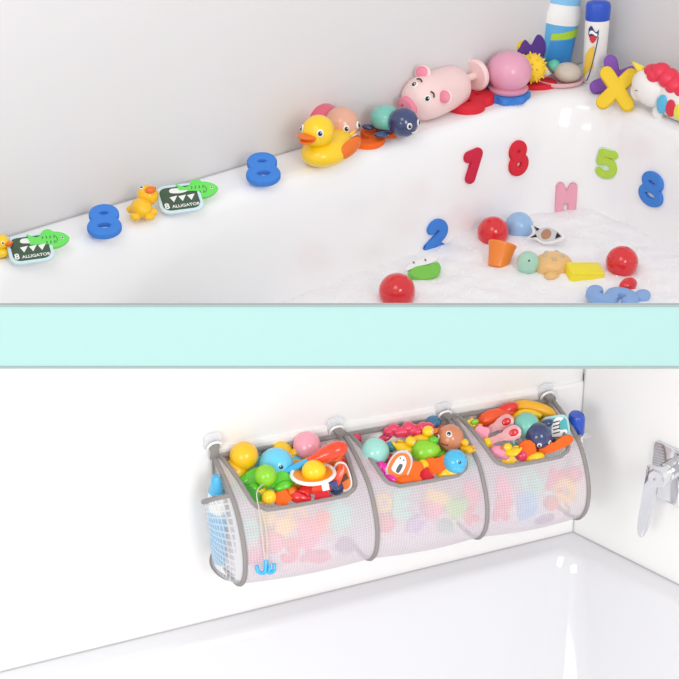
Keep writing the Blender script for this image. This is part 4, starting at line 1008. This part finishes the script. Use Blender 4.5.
for q in ((0, 'bean', 'green', GRN, 243, 482, 9, -6, .6), (0, 'star', 'orange', FORA, 283, 498, 9, -4), (0, 'bean', 'red', RED, 300, 497, 9, -3, -.2), (0, 'ball', 'navy', NAV, 336, 488, 8, -7), (0, 'bean', 'orange', ORA, 333, 462, 10, -8, .5), (0, 'ball', 'red', RED, 345, 462, 8, -8), (0, 'ball', 'pink', PBALL, 258, 451, 8, -9),
          (0, 'star', 'yellow', YEL, 262, 496, 8, -7), (0, 'bean', 'yellow', YEL, 296, 484, 10, -9), (0, 'ball', 'lime', LIM, 228, 466, 6, -9), (0, 'bean', 'sky blue', SKY, 292, 462, 9, -9), (0, 'star', 'red', FRED, 322, 496, 9, -4),
          (1, 'bean', 'orange', FORA, 404, 481, 9, -4, .2), (1, 'ball', 'pink', PBALL, 366, 462, 8, -5), (1, 'star', 'red', FRED, 424, 477, 9, -5), (1, 'bean', 'yellow', YEL, 448, 473, 9, -4, .2), (1, 'ball', 'red', RED, 388, 462, 9, -9), (1, 'bean', 'lime', LIM, 440, 455, 9, -9), (1, 'ball', 'yellow', YORA, 414, 437, 9, -9), (1, 'bean', 'pink', ROSE, 371, 474, 7, -6, -.7), (1, 'star', 'teal', FMNT, 468, 463, 8, -8), (1, 'ball', 'orange', ORA, 437, 430, 8, -9), (1, 'bean', 'magenta', MAG, 391, 479, 8, -5, -.4),
          (2, 'bean', 'red', RED, 512, 426, 9, -6, .3), (2, 'ball', 'yellow', YEL, 545, 418, 8, -8), (2, 'star', 'orange', FORA, 540, 448, 9, -4), (2, 'bean', 'pink', PBALL, 491, 448, 8, -6, -.7), (2, 'ball', 'lime', LIM, 484, 424, 7, -8), (2, 'bean', 'navy', NAV, 545, 441, 9, -8), (2, 'ball', 'raspberry', RPK, 522, 455, 7, -5), (2, 'star', 'yellow', YEL, 508, 460, 8, -6), (2, 'bean', 'teal', TEA, 568, 437, 8, -7, .9), (2, 'ball', 'orange', ORA, 480, 444, 7, -9), (2, 'bean', 'yellow', YEL, 535, 458, 8, -5, .2)): wedge(*q)
# --- bottles in the side pockets
def pbottle(lab, s, d, zb, h, prof, cap, mb, mc, k, lean, sy):
    p = Op(s, d, zb); t = thing('shampoo_bottle', lab, 'bottle', p, (0, lean, math.atan2(us.y, us.x)), k)
    obj('bottle_body', lathe(NB(), prof, 24, 1, sy), mb, t); obj('cap', lathe(NB(), cap, 24, 1, min(sy, 1.25)), mc, t); return t
b = pbottle('pale blue bottle with white shoulders in the net pocket at the near end', SS[0]-.0150, .056, -.186, 0, [(0, 0), (5, 0), (6.5, 2), (7.6, 20), (8.4, 62), (8.2, 62.5)], [(8.2, 83), (6, 85), (6.2, 87), (5.5, 96), (3.5, 101), (0, 102)], P('aqua blue plastic', '#4FB4E2', rough=.25, coat=.3), P('aqua blue plastic', '#4FB4E2'), ORGK, 0, 1.85)
obj('shoulder', lathe(NB(), [(8.4, 62), (8.5, 72), (8.2, 79), (6, 84), (0, 85)], 24, 1, 1.6), WHT, b)
pbottle('white bottle with royal blue cap in the net pocket near the wall corner', SS[3]+.016, .070, -.185, 0, [(0, 0), (6.5, 0), (7.5, 2), (7.6, 50), (7.8, 82), (0, 83)], [(7.9, 82), (8.6, 84), (8.4, 102), (7, 105), (0, 106)], P('ivory bottle plastic', '#F1EFEA'), P('royal blue cap', '#2152C4'), ORGK, 0, 1.2)

# --- the rest of the heap, seen dimly through the netting
PALE = {'pink': P('candy pink foam', '#F0708E', rough=.7), 'yel': P('butter foam', '#F2C840', rough=.7), 'mint': FMNT, 'red': P('coral red foam', '#E8465A', rough=.7), 'blue': P('soft blue foam', '#63B6E0', rough=.7),
        'grn': P('grass foam', '#86CC48', rough=.7), 'ora': FORA, 'lil': P('lilac foam', '#B58AC8', rough=.7)}
CN = {'pink': 'pink', 'yel': 'yellow', 'mint': 'mint', 'red': 'coral red', 'blue': 'blue', 'grn': 'green', 'ora': 'orange', 'lil': 'lilac'}
PN = ['first', 'middle', 'third']
NET_TOYS = [
 (0, 'flower', 'mint', 337, 516, 18), (0, 'o', 'yel', 297, 516, 12), (0, 'B', 'pink', 308, 532, 17), (0, 'star', 'yel', 283, 526, 12), (0, 'ball', 'pink', 272, 541, 13),
 (0, '3', 'red', 291, 550, 15), (0, 'fish', 'pink', 317, 556, 16), (0, 'ball', 'lil', 345, 546, 10), (0, 'o', 'mint', 250, 530, 11), (0, 'star', 'pink', 254, 556, 11), (0, 'R', 'ora', 322, 522, 12), (0, 'ball', 'yel', 268, 518, 9),
 (1, 'E', 'mint', 401, 504, 16), (1, 'ball', 'pink', 432, 506, 13), (1, 'heart', 'grn', 455, 507, 14), (1, 'fish', 'yel', 437, 497, 14), (1, 'ball', 'red', 385, 522, 11), (1, 'star', 'lil', 415, 524, 12), (1, '6', 'pink', 470, 492, 14), (1, 'o', 'yel', 383, 503, 10), (1, 'ball', 'mint', 445, 527, 9), (1, 'K', 'red', 470, 515, 12),
 (2, 'G', 'mint', 531, 482, 15), (2, 'B', 'blue', 526, 505, 17), (2, 'O', 'yel', 565, 490, 16), (2, '4', 'pink', 502, 487, 14), (2, 'M', 'red', 556, 480, 13), (2, 'R', 'red', 502, 508, 15), (2, 'star', 'lil', 545, 519, 11), (2, 'ball', 'pink', 574, 474, 8), (2, 'ball', 'ora', 551, 503, 8)]
HOW = {'flower': ('foam_flower', 'foam flower'), 'star': ('toy_star', 'toy star'), 'ball': ('toy_ball', 'toy ball'), 'fish': ('toy_fish', 'toy fish'), 'heart': ('foam_heart', 'foam heart'), 'o': ('toy_ring', 'toy ring')}
for n_, (i, kd, c, x, y, r) in enumerate(NET_TOYS):
    m = PALE[c]; p, j = frontp(x, y, -.013 if kd != 'ball' else -.006-r*ORGK, True); k = K(p)
    nm, ct = HOW.get(kd, ('foam_number' if kd.isdigit() else 'foam_letter', 'foam number' if kd.isdigit() else 'foam letter'))
    # the neighbour it can be found by
    lab = f'{CN[c]} {ct}' + (f' {kd}' if len(kd) == 1 and kd != 'o' else '') + f' showing through the {PN[i]} pocket netting'
    dd, dz = PROF[j+2][0]-PROF[j-2][0], PROF[j+2][1]-PROF[j-2][1]; nrm_t = math.atan2(dd, -dz)
    R = (Matrix((us, Vector((0, 0, 1)), nn)).transposed() @ Euler((-nrm_t-.0, 0, 0)).to_matrix() @ Matrix.Rotation(random.uniform(-.5, .5), 3, 'Z')).to_euler()
    if kd == 'ball': ball(lab, p, r, m, k); continue
    if len(kd) == 1 and kd != 'o':
        foam_char(kd, lab, p, r*1.9, k, R, m, nm, ct, thick=6, off=.08); continue
    if kd == 'flower': ol = [((r*.8+r*.2*math.cos(6*a))*math.cos(a), (r*.8+r*.2*math.cos(6*a))*math.sin(a)) for a in [2*PI*q/72 for q in range(72)]]
    elif kd == 'star': ol = smooth_outline([((r if q % 2 == 0 else r*.55)*math.cos(PI*q/5), (r if q % 2 == 0 else r*.55)*math.sin(PI*q/5)) for q in range(10)], 3)
    elif kd == 'heart': ol = smooth_outline([(0, -r), (-r*.9, r*.1), (-r*.7, r*.75), (0, r*.45), (r*.7, r*.75), (r*.9, r*.1)], 4)
    elif kd == 'fish': ol = smooth_outline([(r, 0), (r*.4, r*.5), (-r*.4, r*.3), (-r, r*.55), (-r*.8, 0), (-r, -r*.55), (-r*.4, -r*.3), (r*.4, -r*.5)], 4)
    bm = NB()
    if kd == 'o': tube(bm, [(r*.7*math.cos(a), r*.7*math.sin(a), 0) for a in [2*PI*q/28 for q in range(28)]], r*.3, 8, True)
    else: prism(bm, ol, -3, 3, 1.4)
    o = tag(obj(nm, bm, m, loc=p), lab, ct); o.rotation_euler = R; o.scale = (k,)*3

# ------------------------------------------------------------------ light
w = bpy.data.worlds.new('world'); S.world = w; w.use_nodes = True
bg = w.node_tree.nodes['Background']; bg.inputs[0].default_value = (1, .985, .985, 1); bg.inputs[1].default_value = .84
def area(name, loc, target, size, power, col=(1, 1, 1)):
    l = bpy.data.lights.new(name, 'AREA'); l.shape = 'RECTANGLE'; l.size = size[0]; l.size_y = size[1]; l.energy = power; l.color = col
    o = bpy.data.objects.new(name, l); COL.objects.link(o); o.location = loc
    o.rotation_euler = (Vector(target)-Vector(loc)).to_track_quat('-Z', 'Y').to_euler(); return o
area('softbox', (-.8, .2, 4.5), (.1, 3.2, .9), (1.6, 1.6), 30)
area('front_fill', (1.7, -.6, 2.8), (-.1, 2.9, .85), (1.2, 1.8), 56)  # added unseen lamp, brightens the baths and toys from the front right
area('side_wall_fill', (-1.1, .1, 1.7), (.75, 2.7, .95), (1.0, 1.0), 24)  # low fill added out of view to lift the lower side wall
S.view_settings.view_transform = 'Standard'; S.view_settings.look = 'None'; S.view_settings.exposure = -.04; S.view_settings.gamma = 1
try: S.view_settings.use_curve_mapping = False
except Exception: pass
